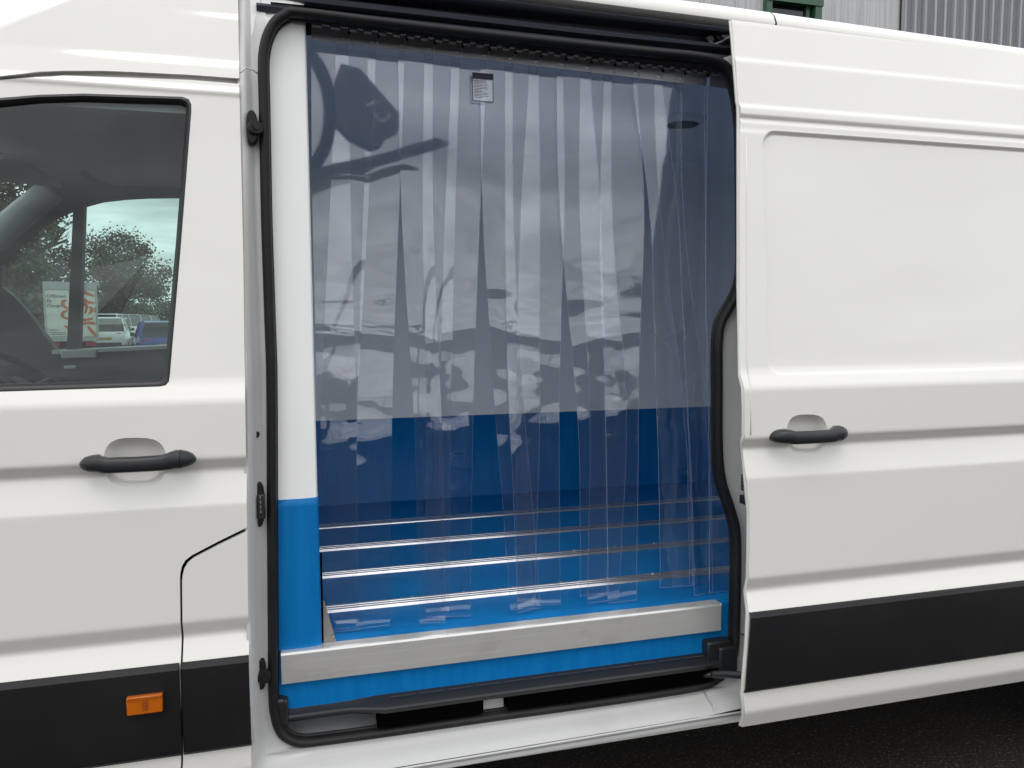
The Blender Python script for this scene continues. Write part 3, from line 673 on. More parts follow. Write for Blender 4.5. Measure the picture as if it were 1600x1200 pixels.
# far door: dark panel with its window opening
hole = [(28, 384), (52, 361), (87, 338), (121, 324), (133, 320), (157, 313.5), (192, 309.5), (227, 307.5), (272, 307), (330, 310), (322, 545), (252, 540), (160, 543), (87, 546), (66, 520), (46, 491), (20, 462), (2, 448), (2, 414)]
FD = 1.93
hp = [(p.x, p.z) for p in (PY(x, y, FD) for x, y in hole)]
def flat_panel(mb, polys, Y, thick):
    polys = [[(round(x, 5), round(z, 5)) for x, z in P] for P in polys]
    zs = sorted({z for P in polys for x, z in P}); edges = [(P[i], P[(i + 1) % len(P)]) for P in polys for i in range(len(P))]
    for z0, z1 in zip(zs, zs[1:]):
        act = []
        for (xa, za), (xb, zb) in edges:
            if za == zb: continue
            if za > zb: xa, za, xb, zb = xb, zb, xa, za
            if za <= z0 + 1e-7 and zb >= z1 - 1e-7:
                f = lambda q: xa + (xb - xa) * (q - za) / (zb - za); act.append((f((z0 + z1) / 2), f(z0), f(z1)))
        act.sort()
        for a, b in zip(act[::2], act[1::2]): mb.face([(a[1], Y, z0), (b[1], Y, z0), (b[2], Y, z1), (a[2], Y, z1)])
    for (xa, za), (xb, zb) in edges: mb.face([(xa, Y, za), (xb, Y, zb), (xb, Y + thick, zb), (xa, Y + thick, za)])
fo_px = [(112, 262), (66, 286), (45, 322), (0, 366), (-60, 420)]
m = MB(); fo = [(-.14, .4), (-.14, 2.38)] + [(p.x, p.z) for p in (PY(x, y, FD) for x, y in fo_px)] + [(-2.0, 1.2), (-2.0, .4)]
flat_panel(m, [fo, hp], FD, .06); fard = m.build('far_cab_door', M['cabplastic'], VAN)
m = MB(); flat_panel(m, [hp], FD + .04, .004); m.build('far_window', M['winglass'], fard)
a, b = PY(124.5, 322, FD), PY(115, 547, FD); m = MB(); m.loft([[(a.x - .022, FD - .01, a.z + .02), (a.x + .022, FD - .01, a.z + .02), (a.x + .022, FD + .04, a.z + .02), (a.x - .022, FD + .04, a.z + .02)], [(b.x - .026, FD - .01, b.z), (b.x + .026, FD - .01, b.z), (b.x + .026, FD + .04, b.z), (b.x - .026, FD + .04, b.z)]], cap=True); m.build('window_divider', M['cabplastic'], fard)
m = MB(); a, b = PY(84, 549, FD - .01), PY(262, 541, FD - .01); m.loft([[v + Vector((0, -.03, -.012)), v + Vector((0, -.03, .004)), v + Vector((0, .03, .008)), v + Vector((0, .03, -.012))] for v in (a, b)], cap=True); m.build('window_ledge', M['cabgrey'], fard)
m = MB(); m.box(PY(100, 556, FD) + Vector((0, -.05, -.01)), PY(155, 547, FD) + Vector((0, -.01, .004))); m.box(PY(105, 572, FD) + Vector((0, -.06, -.012)), PY(125, 570, FD) + Vector((0, -.03, .0))); m.build('door_pull', M['cabgrey'], fard, bevel=.006)
# far windscreen pillar, windscreen, visor, grab handle
m = MB(); m.tube(smooth_open([PY(82, 296, 1.88), PY(60, 314, 1.88), PY(20, 347, 1.86), PY(-40, 398, 1.84), PY(-130, 465, 1.82)]), .060, n=10, ry=.04, up=(0, 1, 0)); m.build('windscreen_pillar', M['cabgrey'], VAN, smooth=True)
m = MB(); m.face([(-1.36, .1, 2.25), (-1.36, 1.95, 2.25), (-2.15, 1.95, 1.3), (-2.15, .1, 1.3)]); m.build('windscreen', M['winglass'], VAN)
m = MB(); a = PY(4, 264, 1.25); m.loft([[a + Vector((-.3, -.2, .02)), a + Vector((-.3, -.2, .0)), a + Vector((-.3, .2, .0)), a + Vector((-.3, .2, .02))], [a + Vector((.14, -.18, .0)), a + Vector((.14, -.18, -.018)), a + Vector((.14, .2, -.03)), a + Vector((.14, .2, -.01))]], cap=True); m.build('sun_visor', M['cabgrey'], head, bevel=.006)
m = MB(); m.tube(smooth_open([PY(128, 268, 1.55), PY(136, 276, 1.55), PY(160, 290, 1.55), PY(172, 293, 1.56)]), .014, n=8); m.build('grab_handle', M['cabplastic'], head, smooth=True)
# dashboard and steering wheel
m = MB(); dz = [(.98, -.95), (1.20, -1.02), (1.32, -1.10), (1.37, -1.22), (1.36, -1.6), (1.30, -2.1), (.9, -2.1), (.6, -1.2)]
m.loft([[(x, Yc, z + (.04 if Yc > 1.1 else 0)) for z, x in dz] for Yc in (.12, .5, .95, 1.05, 1.5, 1.90)], cap=True); dash = fix_normals(m.build('dashboard', M['seat'], VAN, smooth=True, angle=40))
c = Vector((-1.02, 1.42, 1.36)); ax = Vector((.62, 0, .78)).normalized(); u = Vector((0, 1, 0)); v = ax.cross(u)
m = MB(); m.tube([c + u * .20 * math.cos(t) + v * .20 * math.sin(t) for t in [2 * math.pi * k / 40 for k in range(40)]], .016, True, 8, up=ax); m.bar(c - ax * .10, c - ax * .02, .06, .075, 16)
for t in (0, math.pi, -math.pi / 2): m.bar(c - ax * .03, c + (u * math.cos(t) + v * math.sin(t)) * .2, .018, .014, 6)
m.build('steering_wheel', M['cabplastic'], dash, smooth=True, angle=50)
for dx, dy in ((0, 0), (.11, -.18)):
    m = MB(); q = Vector((-1.03 + dx, .75 + dy, 1.335)); m.loft([[(q.x + r * math.cos(t), q.y + r * math.sin(t), q.z + h) for t in [2 * math.pi * k / 14 for k in range(14)]] for r, h in ((.085, -.3), (.085, -.04), (.07, .01), (.03, .03), (.002, .033))]); fix_normals(m.build('dash_pod', M['seat'], dash, smooth=True, angle=70))
# seats, low in the window
for yc in (.45, 1.45):
    st = empty('seat'); st.parent = VAN
    m = MB(); m.loft([[(x, yc + s * wy, z) for x, s, wy in ((-.28, -1, .22), (-.28, 1, .22), (-.40, 1, .2), (-.40, -1, .2))] for z in (.98, 1.30)], cap=True); m.build('backrest', M['seat'], st, bevel=.03)
    m = MB(); m.box((-.85, yc - .23, .84), (-.3, yc + .23, .98)); m.build('seat_cushion', M['seat'], st, bevel=.03)
m = MB(); m.box((-1.5, .14, .42), (-.16, 1.93, .46)); m.build('cab_floor', M['cabplastic'], VAN)
# near door's inner panel below the glass
m = MB(); m.box((-1.45, .06, .5), (-.17, .12, 1.36)); m.build('door_lining', M['cabplastic'], VAN)

# ================================================================== strip curtain
CUR = empty('strip_curtain', (0, 0, 0))
tag(CUR, 'clear plastic strip curtain hanging from a steel hinge rail across the side door opening', 'strip curtain')
CY = .205
hl0, hr0 = PY(487, 60, CY), PY(1147, 138, CY)
def HZ(x): return hl0.z + (hr0.z - hl0.z) * (x - hl0.x) / (hr0.x - hl0.x) - .008      # lower edge of the clamp plates
m = MB(); m.loft([[(x, CY - .010, HZ(x) + .030), (x, CY - .012, HZ(x) + .032), (x, CY - .012, HZ(x) + .072), (x, CY - .002, HZ(x) + .072), (x, CY - .002, HZ(x) + .030)] for x in (hl0.x, hr0.x + .02)], cap=True)
m.build('header_rail', M['hinge'], CUR)
m = MB()
slots = [487, 545, 590, 634, 677, 720, 762, 802, 842, 881, 920, 957, 995, 1031, 1066, 1106, 1148]
tops = [(487, 545), (527, 590), (577, 634), (622, 677), (664, 720), (708, 762), (750, 802), (790, 842), (830, 881), (869, 920), (908, 957), (947, 995), (983, 1031), (1022, 1066), (1056, 1103), (1107, 1150)]
mids = [(487, 547), (517, 577), (569, 625), (625, 675), (660, 712), (697, 752), (752, 800), (790, 845), (815, 885), (872, 940), (905, 955), (938, 1012), (1018, 1062), (1030, 1066), (1064, 1105), (1103, 1152)]
lows = [(497, 558), (500, 556), (557, 612), (648, 688), (668, 702), (686, 738), (774, 816), (793, 842), (806, 872), (902, 945), (922, 980), (944, 994), (1022, 1069), (1066, 1104), (1070, 1108), (1102, 1150)]
bots = [(497, 556), (503, 560), (555, 607), (654, 692), (664, 700), (690, 733), (797, 842), (806, 833), (808, 874), (903, 948), (916, 965), (946, 990), (1024, 1074), (1072, 1104), (1078, 1110), (1101, 1148)]
def zat(px, y): return PY(px, y, CY).z
ROWS, COLS = 150, 9
for i in range(16):
    rnd = random.Random(100 + i)
    layer = (.0, .005, .010)[i % 3] if i not in (0,) else .004
    (a0, a1), (b0, b1), (c0, c1), (d0, d1) = tops[i], mids[i], lows[i], bots[i]
    zt = HZ(PY(a0, 100, CY).x) + .006
    ys = [(zt, a0, a1, 90), (1.96, b0, b1, 300), (1.30, c0, c1, 690), (.69, d0, d1, 980)]
    zk = [q[0] for q in ys][::-1]
    xl = [PY(q[1], q[3], CY).x for q in ys][::-1]; xr = [PY(q[2], q[3], CY).x for q in ys][::-1]
    wd = max(xr[-1] - xl[-1], .098) if i else xr[-1] - xl[-1]
    sgn = 1 if rnd.random() < .5 else -1
    bot = .705 + rnd.uniform(.0, .016) + (.03 if i in (9, 12, 13) else 0)
    seed = Vector((i * 7.31, i * 3.7, 0))
    phase = rnd.uniform(0, 6.28); creaseA = 1.550 + rnd.uniform(-.020, .022); ca = rnd.uniform(.35, 1.05); skew = rnd.uniform(-.035, .035); dn = rnd.uniform(.012, .024)
    creaseB = 1.66 + rnd.uniform(-.05, .06); creaseC = 1.31 + rnd.uniform(-.05, .05)
    curl = rnd.uniform(-.004, .006); tilt = rnd.uniform(.025, .075)
    def pt(r, c):
        s = r / (ROWS - 1); z = zt + (bot - zt) * s; u = c / (COLS - 1)
        # smooth interpolation of the edges
        zz_ = (z - .16, z - .08, z, z + .08, z + .16); L_ = float(np.mean(np.interp(zz_, zk, xl))); R_ = float(np.mean(np.interp(zz_, zk, xr)))
        x = L_ + (R_ - L_) * u; W = R_ - L_
        tw = min(.022, math.sqrt(max(0, wd * wd - W * W)) * .35) * min(1, max(0, s - .20) * 2.5)
        drop = min(1, max(0, s - .22) * 2.4)
        y = CY + layer + sgn * tw * (u - .5) + curl * drop * (1 - (2 * u - 1) ** 2)
        n1 = noise.noise(Vector((x * 5, z * 1.6, 0)) + seed); n2 = noise.noise(Vector((x * 6, z * 8, 4)) + seed); n3 = noise.noise(Vector((x * 14, z * 22, 9)) + seed)
        low = 1.0 if z < 1.75 else max(.12, 1 - (z - 1.75) / .35)
        y += drop * (.006 * n1 + .0030 * n2 * low + .0010 * n3 * low)
        y += drop * .0035 * math.sin(phase + z * 4.0)
        zc_ = z - creaseA - skew * (u - .5) - .008 * n2; y += -.0105 * ca * math.exp(-zc_ / .045 if zc_ > 0 else zc_ / dn) * (1 + .4 * n1) - .003 * ca * math.exp(-((z - creaseB) / .02) ** 2) * (.4 + n1) + .003 * math.exp(-((z - creaseC) / .03) ** 2) * n2
        bow = max(0, 1.60 - z); y -= tilt * (bow if bow < .42 else .42 + (bow - .42) * .25)
        x += .0012 * n1 * drop
        y += .012 * max(0, s - .9) * 10 * (.5 - u) * sgn * .6
        return Vector((x, y, z))
    front = [[pt(r, c) for c in range(COLS)] for r in range(ROWS)]
    T = .003
    vs, fs = [], []
    for r in front: vs += [(p.x, p.y - T / 2, p.z) for p in r]
    nb = len(vs)
    for r in front: vs += [(p.x, p.y + T / 2, p.z) for p in r]
    q = lambda r, c: r * COLS + c
    for r in range(ROWS - 1):
        for c in range(COLS - 1):
            fs.append((q(r, c), q(r + 1, c), q(r + 1, c + 1), q(r, c + 1))); fs.append((nb + q(r, c), nb + q(r, c + 1), nb + q(r + 1, c + 1), nb + q(r + 1, c)))
    m = MB(); m.mesh(vs, fs)
    ev, ef = [], []
    for cc in (0, COLS - 1):
        for r in range(ROWS):
            p = front[r][cc]; ev += [(p.x, p.y - T / 2, p.z), (p.x, p.y + T / 2, p.z)]
        b = len(ev) - 2 * ROWS
        for r in range(ROWS - 1): ef.append((b + 2 * r, b + 2 * r + 1, b + 2 * r + 3, b + 2 * r + 2))
    b = len(ev)
    for c in range(COLS): p = front[-1][c]; ev += [(p.x, p.y - T / 2, p.z), (p.x, p.y + T / 2, p.z)]
    for c in range(COLS - 1): ef.append((b + 2 * c, b + 2 * c + 1, b + 2 * c + 3, b + 2 * c + 2))
    m.mesh(ev, ef, 1)
    strip = m.build('strip', M['pvc'], CUR, smooth=True, mats=[M['pvcedge']])
    # clamp plate with its hinge teeth, slot and screw
    x0, x1 = PY(slots[i], 100, CY).x + .0008, PY(slots[i + 1], 100, CY).x - .0008
    if i == 14: x1 -= .012
    yp = CY - .014
    pm = MB(); pm.loft([[(x, yp - .002, HZ(x)), (x, yp - .002, HZ(x) + .036), (x, yp + .003, HZ(x) + .036), (x, yp + .003, HZ(x))] for x in (x0, x1)], cap=True)
    pm.build('clamp_plate', M['hinge'], strip)
    wq = (x1 - x0) / 2
    for k in range(2):
        xa = x0 + wq * k + wq * .05; xb = xa + wq * .50
        km = MB(); km.loft([[(x, yp - .002 + .0052 * math.cos(t) - .003, HZ(x) + .037 + .0052 * math.sin(t)) for t in [2 * math.pi * j / 10 for j in range(10)]] for x in (xa, xb)], cap=True)
        km.build('hinge_knuckle', M['hinge'], strip, smooth=True, angle=40)
        xa2, xb2 = xb + wq * .04, xb + wq * .46
        km = MB(); km.loft([[(x, yp - .002 + .0052 * math.cos(t) - .003, HZ(x) + .0425 + .0052 * math.sin(t)) for t in [2 * math.pi * j / 10 for j in range(10)]] for x in (xa2, xb2)], cap=True)
        km.build('hinge_knuckle', M['hinge'], strip, smooth=True, angle=40)
        dm = MB(); dm.box((xb2 - .001, yp - .0045, HZ(xb2) + .036), (xb2 + .0045, yp - .001, HZ(xb2) + .045)); dm.build('hinge_slot', M['dark'], strip)
    xs2 = x1 - .013
    sm = MB(); sm.loft([[(xs2 + r * math.cos(t), yp - d, HZ(xs2) + .014 + r * math.sin(t)) for t in [2 * math.pi * j / 14 for j in range(14)]] for r, d in ((.0048, .002), (.0046, .0045), (.0030, .0048), (.0026, .0025))]); fix_normals(sm.build('screw', M['screw'], strip, smooth=True, angle=40))
    dm = MB(); dm.box((x1 + .0002, yp - .0035, HZ(x1) + .026), (x1 + .007, yp - .0021, HZ(x1) + .033)); dm.build('plate_slot', M['dark'], strip)
# fixing screws of the header
for px in (596, 704, 746, 846, 886, 981, 1072, 1107):
    x = PY(px, 80, CY).x; m = MB(); m.bar((x, CY - .0145, HZ(x) + .060), (x, CY - .012, HZ(x) + .060), .0032, n=10); m.build('header_screw', M['screw'], CUR)
# printed label stuck to the face of the strips, just under the rail
LY = CY - .006
a, b = PY(738, 113, LY), PY(771, 160, LY)
lab = MB(); lab.box((a.x, LY, b.z), (b.x, LY + .0008, a.z)); lab = lab.build('label_sheet', M['pvc'], CUR)
m = MB(); m.box((a.x, LY - .0012, a.z - .017), (b.x, LY - .0002, a.z))
for (x0, x1, z0, z1) in ((a.x, a.x + .0016, b.z, a.z), (b.x - .0016, b.x, b.z, a.z), (a.x, b.x, b.z, b.z + .002)): m.box((x0, LY - .0012, z0), (x1, LY - .0002, z1))
m.build('label_print', M['ink'], lab)
m = MB(); rnd = random.Random(5)
for k in range(12):
    z = a.z - .023 - k * .0042
    if z > b.z + .006: m.box((a.x + .005, LY - .0009, z), (a.x + .005 + rnd.uniform(.022, .044), LY - .0002, z + .0012))
m.build('label_line', M['grey'], lab)['kind'] = 'stuff'

# ================================================================== building behind, over the roof
BY = 11.0
bl = empty('warehouse', (6, BY, 0)); tag(bl, 'grey ribbed metal warehouse wall with a green window frame rising behind the van', 'building')
def child(o, parent):
    o.parent = parent; o.matrix_parent_inverse = parent.matrix_world.inverted(); return o
bpy.context.view_layer.update()
inv = Matrix.Translation((-6, -BY, 0))
def wpanel(x0, x1, z0, z1, y, m_, rib=.05, name='cladding_panel', ribw=.05):
    mm = MB(); P = [(x0, y), (x0 + .004, y), (x0 + .02, y - rib), (x0 + .02 + ribw, y - rib), (x0 + .036 + ribw, y)]
    w_ = x1 - x0; q = x0 + .036 + ribw; n = 3
    for k in range(1, n + 1):
        c = q + (x1 - q) * k / (n + 1); P += [(c - .014, y), (c - .009, y - .006), (c + .009, y - .006), (c + .014, y)]
    P += [(x1, y)]
    mm.loft([[(x - 6, yy - BY, z0) for x, yy in P], [(x - 6, yy - BY, z1) for x, yy in P]], closed=False)
    o = mm.build(name, m_, None); o.parent = bl
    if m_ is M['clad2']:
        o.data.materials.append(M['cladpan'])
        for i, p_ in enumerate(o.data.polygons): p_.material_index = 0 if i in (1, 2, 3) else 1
    return o
xb = PY(1405, 40, BY).x; xa0 = PY(1000, 0, BY).x; wx0, wx1 = PY(1196, 0, BY).x, PY(1279, 0, BY).x
wz0, wz1 = 4.2, PY(1260, 4, BY).z
x = xa0
while x < xb - .02:
    x1 = min(x + .31, xb)
    if x1 > wx0 and x < wx1:
        wpanel(x, x1, wz1, 12, BY, M['clad'], .02, ribw=.03); wpanel(x, x1, 0, wz0, BY, M['clad'], .02, ribw=.03)
    else: wpanel(x, x1, 0, 12, BY, M['clad'], .02, ribw=.03)
    x = x1
x = xb
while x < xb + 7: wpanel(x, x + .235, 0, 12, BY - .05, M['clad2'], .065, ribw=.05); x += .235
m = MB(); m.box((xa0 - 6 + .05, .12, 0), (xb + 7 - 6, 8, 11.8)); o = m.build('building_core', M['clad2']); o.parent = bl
# green framed window
wf = empty('window'); wf.parent = bl
def wb(a, b, name, m_):
    mm = MB(); mm.box((a[0] - 6, a[1] - BY, a[2]), (b[0] - 6, b[1] - BY, b[2])); o = mm.build(name, m_, wf); return o
wb((wx0 - .05, BY - .16, wz1 - .10), (wx1, BY + .05, wz1 + .06), 'window_head', M['green'])
wb((wx1 - .16, BY - .14, wz0), (wx1 - .02, BY + .05, wz1 - .10), 'window_jamb', M['green']); wb((wx0 - .05, BY - .14, wz0), (wx0 + .06, BY + .05, wz1 - .10), 'window_jamb', M['green'])
wb((wx1 - .30, BY - .05, wz0), (wx1 - .22, BY + .05, wz1 - .10), 'window_mullion', M['green'])
wb((wx0, BY + .0, wz0), (wx1 - .16, BY + .03, wz1 - .10), 'window_pane', M['carglass'])

# ================================================================== beyond the cab windows
# raised car park edge with a grass bank
m = MB(); m.loft([[(-60, 24, .004), (-60, 26, .18), (-60, 27, .20), (-60, 90, .20)], [(20, 24, .004), (20, 26, .18), (20, 27, .20), (20, 90, .20)]], closed=False); tag(m.build('car_park', M['asphalt']), kind='structure')
m = MB(); m.loft([[(-60, 23.8, .012), (-60, 25.9, .19), (-60, 26.6, .215)], [(20, 23.8, .012), (20, 25.9, .19), (20, 26.6, .215)]], closed=False); tag(m.build('grass_bank', M['grass']), kind='structure')

# box lorry seen from behind
TY = 28.5
tl, tr = PY(66, 441, TY), PY(151.5, 441, TY); W2 = (tr.x - tl.x); zb = PY(100, 528, TY).z; zt_ = tl.z
LO = empty('lorry', ((tl.x + tr.x) / 2, TY, .2), math.radians(15)); tag(LO, 'pale box lorry with orange flower lines across its rear doors', 'lorry')
def T3(x, y, z): return ((x - (tl.x + tr.x) / 2) * .96, y - TY, z - .2)
def lb(a, b, name, m_, bevel=0):
    mm = MB(); mm.box(T3(*a), T3(*b)); return mm.build(name, m_, LO, bevel=bevel)
lb((tl.x, TY + .03, zb), (tr.x, TY + 5.5, zt_), 'box_body', M['truckwhite'], .02)
lb((tl.x, TY - .02, zt_ - .26), (tr.x, TY + .03, zt_ + .02), 'header', M['truckgrey'])
lb((tl.x, TY - .02, zb), (tl.x + .07, TY + .03, zt_ - .26), 'corner_post', M['truckgrey']); lb((tr.x - .07, TY - .02, zb), (tr.x, TY + .03, zt_ - .26), 'corner_post', M['truckgrey'])
xm = (tl.x + tr.x) / 2
for x0, x1 in ((tl.x + .08, xm - .05), (xm + .05, tr.x - .08)): lb((x0, TY - .01, zb + .06), (x1, TY + .03, zt_ - .28), 'rear_door', M['truckwhite'])
lb((xm - .045, TY - .005, zb), (xm + .045, TY + .03, zt_ - .28), 'door_bar', M['truckgrey'])
lb((tl.x, TY - .05, zb - .12), (tr.x, TY + .2, zb), 'rear_sill', M['truckgrey'])
lb((tl.x + .2, TY, .75), (tr.x - .2, TY + 5, zb - .1), 'chassis', M['dark']); lb((tl.x + .1, TY - .02, .78), (tl.x + .45, TY + .05, .92), 'tail_lamp', M['redlamp']); lb((tr.x - .45, TY - .02, .78), (tr.x - .1, TY + .05, .92), 'tail_lamp', M['redlamp'])
lb((tl.x + .1, TY + 5.6, .8), (tr.x - .1, TY + 7.3, 2.6), 'cab', M['truckwhite'], .1)
for x in (tl.x + .2, tr.x - .5):
    for y in (1.5, 6.2):
        mm = MB(); p0 = Vector(T3(x, TY + y, .66)); mm.bar(p0, p0 + Vector((.3, 0, 0)), .46, n=24); mm.build('wheel', M['tyre'], LO)
def ribbon(pts, wdt, m_, name):
    P = smooth_open([Vector(T3(*(PY(x, y, TY - .018)))) for x, y in pts], 6); vs, fs = [], []
    for i, p in enumerate(P):
        d = (P[min(i + 1, len(P) - 1)] - P[max(i - 1, 0)]).normalized(); n = Vector((-d.z, 0, d.x)) * wdt * (.55 + .45 * math.sin(math.pi * i / (len(P) - 1)))
        vs += [p + n, p - n]
    for i in range(len(P) - 1): fs.append((2 * i, 2 * i + 1, 2 * i + 3, 2 * i + 2))
    mm = MB(); mm.mesh(vs, fs); return mm.build(name, m_, LO)
z2 = lambda pts: [(x / 5.714, 430 + y / 5.714) for x, y in pts]
for pts in ([(590, 225), (560, 235), (565, 270), (605, 300)], [(600, 315), (560, 335), (560, 370), (610, 390)], [(690, 190), (740, 155), (790, 165), (840, 185)], [(690, 235), (740, 215), (790, 240), (845, 245)],
            [(720, 330), (700, 290), (735, 255), (775, 275), (760, 340)], [(800, 275), (820, 310), (795, 345)], [(640, 380), (700, 405), (760, 400), (830, 385)], [(570, 450), (620, 470), (680, 460), (760, 430)],
            [(760, 430), (800, 425), (855, 432)], [(785, 455), (820, 500), (865, 545)], [(845, 290), (858, 310), (848, 330)], [(640, 300), (660, 340), (690, 360)]):
    ribbon(z2(pts), .055, M['orange'], 'print_stroke')
ribbon(z2([(415, 490), (470, 490), (525, 490)]), .010, M['ink'], 'print_line'); ribbon(z2([(425, 512), (500, 512), (590, 512)]), .010, M['ink'], 'print_line'); ribbon(z2([(430, 528), (500, 528), (590, 528)]), .010, M['ink'], 'print_line')
def text(body, px, py, size, m_, parent, shear=.25):
    cu = bpy.data.curves.new('lettering', 'FONT'); cu.body = body; cu.size = size; cu.shear = shear; cu.extrude = .002
    o = bpy.data.objects.new('lettering', cu); COL.objects.link(o); bpy.context.view_layer.update()
    me = bpy.data.meshes.new_from_object(o.evaluated_get(bpy.context.evaluated_depsgraph_get())); bpy.data.objects.remove(o)
    me.materials.clear(); me.materials.append(m_); q = link('lettering', me, parent); q.location = T3(*PY(px, py, TY - .016)); q.rotation_euler = (math.radians(90), 0, 0); return q
text('Different', 71.5, 465, .165, M['ink'], LO); text('By', 72, 472.5, .165, M['ink'], LO); text('Design', 72.5, 480, .165, M['ink'], LO)

# cars
def make_car(name, paint, Lc, Wc, Hc, label, loc, rz, group='cars parked in the far car park', van=False):
    root = empty(name, loc, rz); tag(root, label, 'car', group)
    hw = Wc / 2
    # lower body: rings along the length (x forward), section in (y, z)
    def ring(x, zlo, zhi, k): return [(x, s * hw * k * a, zlo + (zhi - zlo) * b) for s, a, b in ((-1, .86, 0), (-1, .97, .12), (-1, 1, .45), (-1, .97, .85), (-1, .90, 1), (1, .90, 1), (1, .97, .85), (1, 1, .45), (1, .97, .12), (1, .86, 0))]
    h = Hc; b_ = Lc / 2
    m = MB(); m.loft([ring(-b_, .42 * h * .8, .52 * h, .78), ring(-b_ + .04, .2 * h, .58 * h, .9), ring(-b_ + .3, .15 * h, .62 * h, 1), ring(0, .14 * h, .60 * h, 1), ring(b_ - 1.2, .14 * h, .60 * h, 1), ring(b_ - .5, .15 * h, .54 * h, .97), ring(b_ - .12, .18 * h, .48 * h, .86), ring(b_, .24 * h, .42 * h, .74)], cap=True)
    fix_normals(m.build('body', paint, root, smooth=True, angle=40))
    xr = -b_ + .10; xf = b_ - (1.0 if not van else .75)
    def gr(x, z, k, w2): return [(x, -hw * w2, z), (x, -hw * w2 * k, z)]
    base = .585 * h
    def cab(sc, dz, xr_, xf_, xt0, xt1):
        lo = [(xr_, -hw * .90 * sc, base), (xf_, -hw * .88 * sc, base), (xf_, hw * .88 * sc, base), (xr_, hw * .90 * sc, base)]
        mid = [(xr_ + .10, -hw * .86 * sc, base + (h - base) * .45), (xf_ - .4, -hw * .84 * sc, base + (h - base) * .45), (xf_ - .4, hw * .84 * sc, base + (h - base) * .45), (xr_ + .10, hw * .86 * sc, base + (h - base) * .45)]
        hi = [(xt0, -hw * .74 * sc, h - .06 + dz), (xt1, -hw * .72 * sc, h - .06 + dz), (xt1, hw * .72 * sc, h - .06 + dz), (xt0, hw * .74 * sc, h - .06 + dz)]
        top_ = [(xt0 + .12, -hw * .62 * sc, h + dz), (xt1 - .1, -hw * .6 * sc, h + dz), (xt1 - .1, hw * .6 * sc, h + dz), (xt0 + .12, hw * .62 * sc, h + dz)]
        return lo, mid, hi, top_
    lo, mid, hi, tp = cab(1, 0, xr, xf, xr + .32, xf - .75)
    m = MB(); m.loft([lo, mid, hi], cap=False); fix_normals(m.build('window_band', M['carglass'], root, smooth=True, angle=30))
    m = MB(); m.loft([hi, tp], cap=True); fix_normals(m.build('roof', paint, root, smooth=True, angle=40))
    for ys in (-1, 1):                         # roof pillars
        m = MB()
        for xa, xb_ in ((xr + .0, xr + .30), (xr + .95, xr + .98), ((xr + xf) / 2, (xr + xf) / 2 - .05), (xf - .02, xf - .76)):
            m.bar((xa, ys * hw * .90, base), (xb_, ys * hw * .735, h - .05), .045, .04, 6)
        m.build('pillar', paint, root)
        m = MB(); m.box((-b_ + .005, ys * hw * .55 - .14, .47 * h), (-b_ + .10, ys * hw * .55 + .26 * (ys > 0) + .14 * (ys < 0) - (.12 if ys < 0 else 0), .55 * h)); m.build('tail_lamp', M['redlamp'], root)
        for xx in (-b_ + .75, b_ - .85):
            m = MB(); m.bar((xx, ys * (hw - .20), .32), (xx, ys * (hw + .005), .32), .32, n=20); wh = m.build('wheel', M['tyre'], root)
            m = MB(); m.bar((xx, ys * (hw - .05), .32), (xx, ys * (hw + .012), .32), .2, n=16); m.build('wheel_rim', M['steel'], root)
        m = MB(); m.box((xf - .35, ys * (hw + .02) - .07, base + .02), (xf - .22, ys * (hw + .02) + .07, base + .16)); m.build('mirror', M['seat'], root, bevel=.02)
    m = MB(); m.box((-b_ - .008, -.26, .36 * h), (-b_ + .03, .26, .36 * h + .11)); m.build('number_plate', M['yellow'], root)
    m = MB(); m.box((-b_ + .01, -hw * .7, .2 * h), (-b_ + .12, hw * .7, .28 * h)); m.build('bumper', M['seat'], root)
    return root
def cp(px, Y): return (PY(px, 520, Y).x, Y, .2)
R = math.radians
make_car('parked_car', M['carwhite'], 4.5, 1.88, 1.66, 'white sport utility car beside the lorry, nearest of the white cars', cp(172, 40), R(97))
make_car('parked_car', M['carwhite'], 4.9, 1.95, 1.93, 'tall white people carrier parked behind the nearest white car', cp(186, 50), R(80), van=True)
make_car('parked_car', M['carwhite'], 4.9, 1.95, 1.93, 'white people carrier, second in the white row towards the tree', cp(205, 53), R(80), van=True)
make_car('parked_car', M['carwhite'], 4.9, 1.95, 1.90, 'white people carrier at the far right end of the white row', cp(222, 56), R(80), van=True)
make_car('parked_car', M['carred'], 4.2, 1.75, 1.5, 'small red car glimpsed beyond the row of white cars', cp(243, 62), R(20))
make_car('parked_car', M['carblue'], 4.1, 1.75, 1.46, 'bright blue hatchback parked by the edge of the cab window', cp(249, 30), R(104))
make_car('parked_car', M['carwhite'], 4.3, 1.8, 1.55, 'white car showing just left of the lorry', cp(50, 46), R(55))

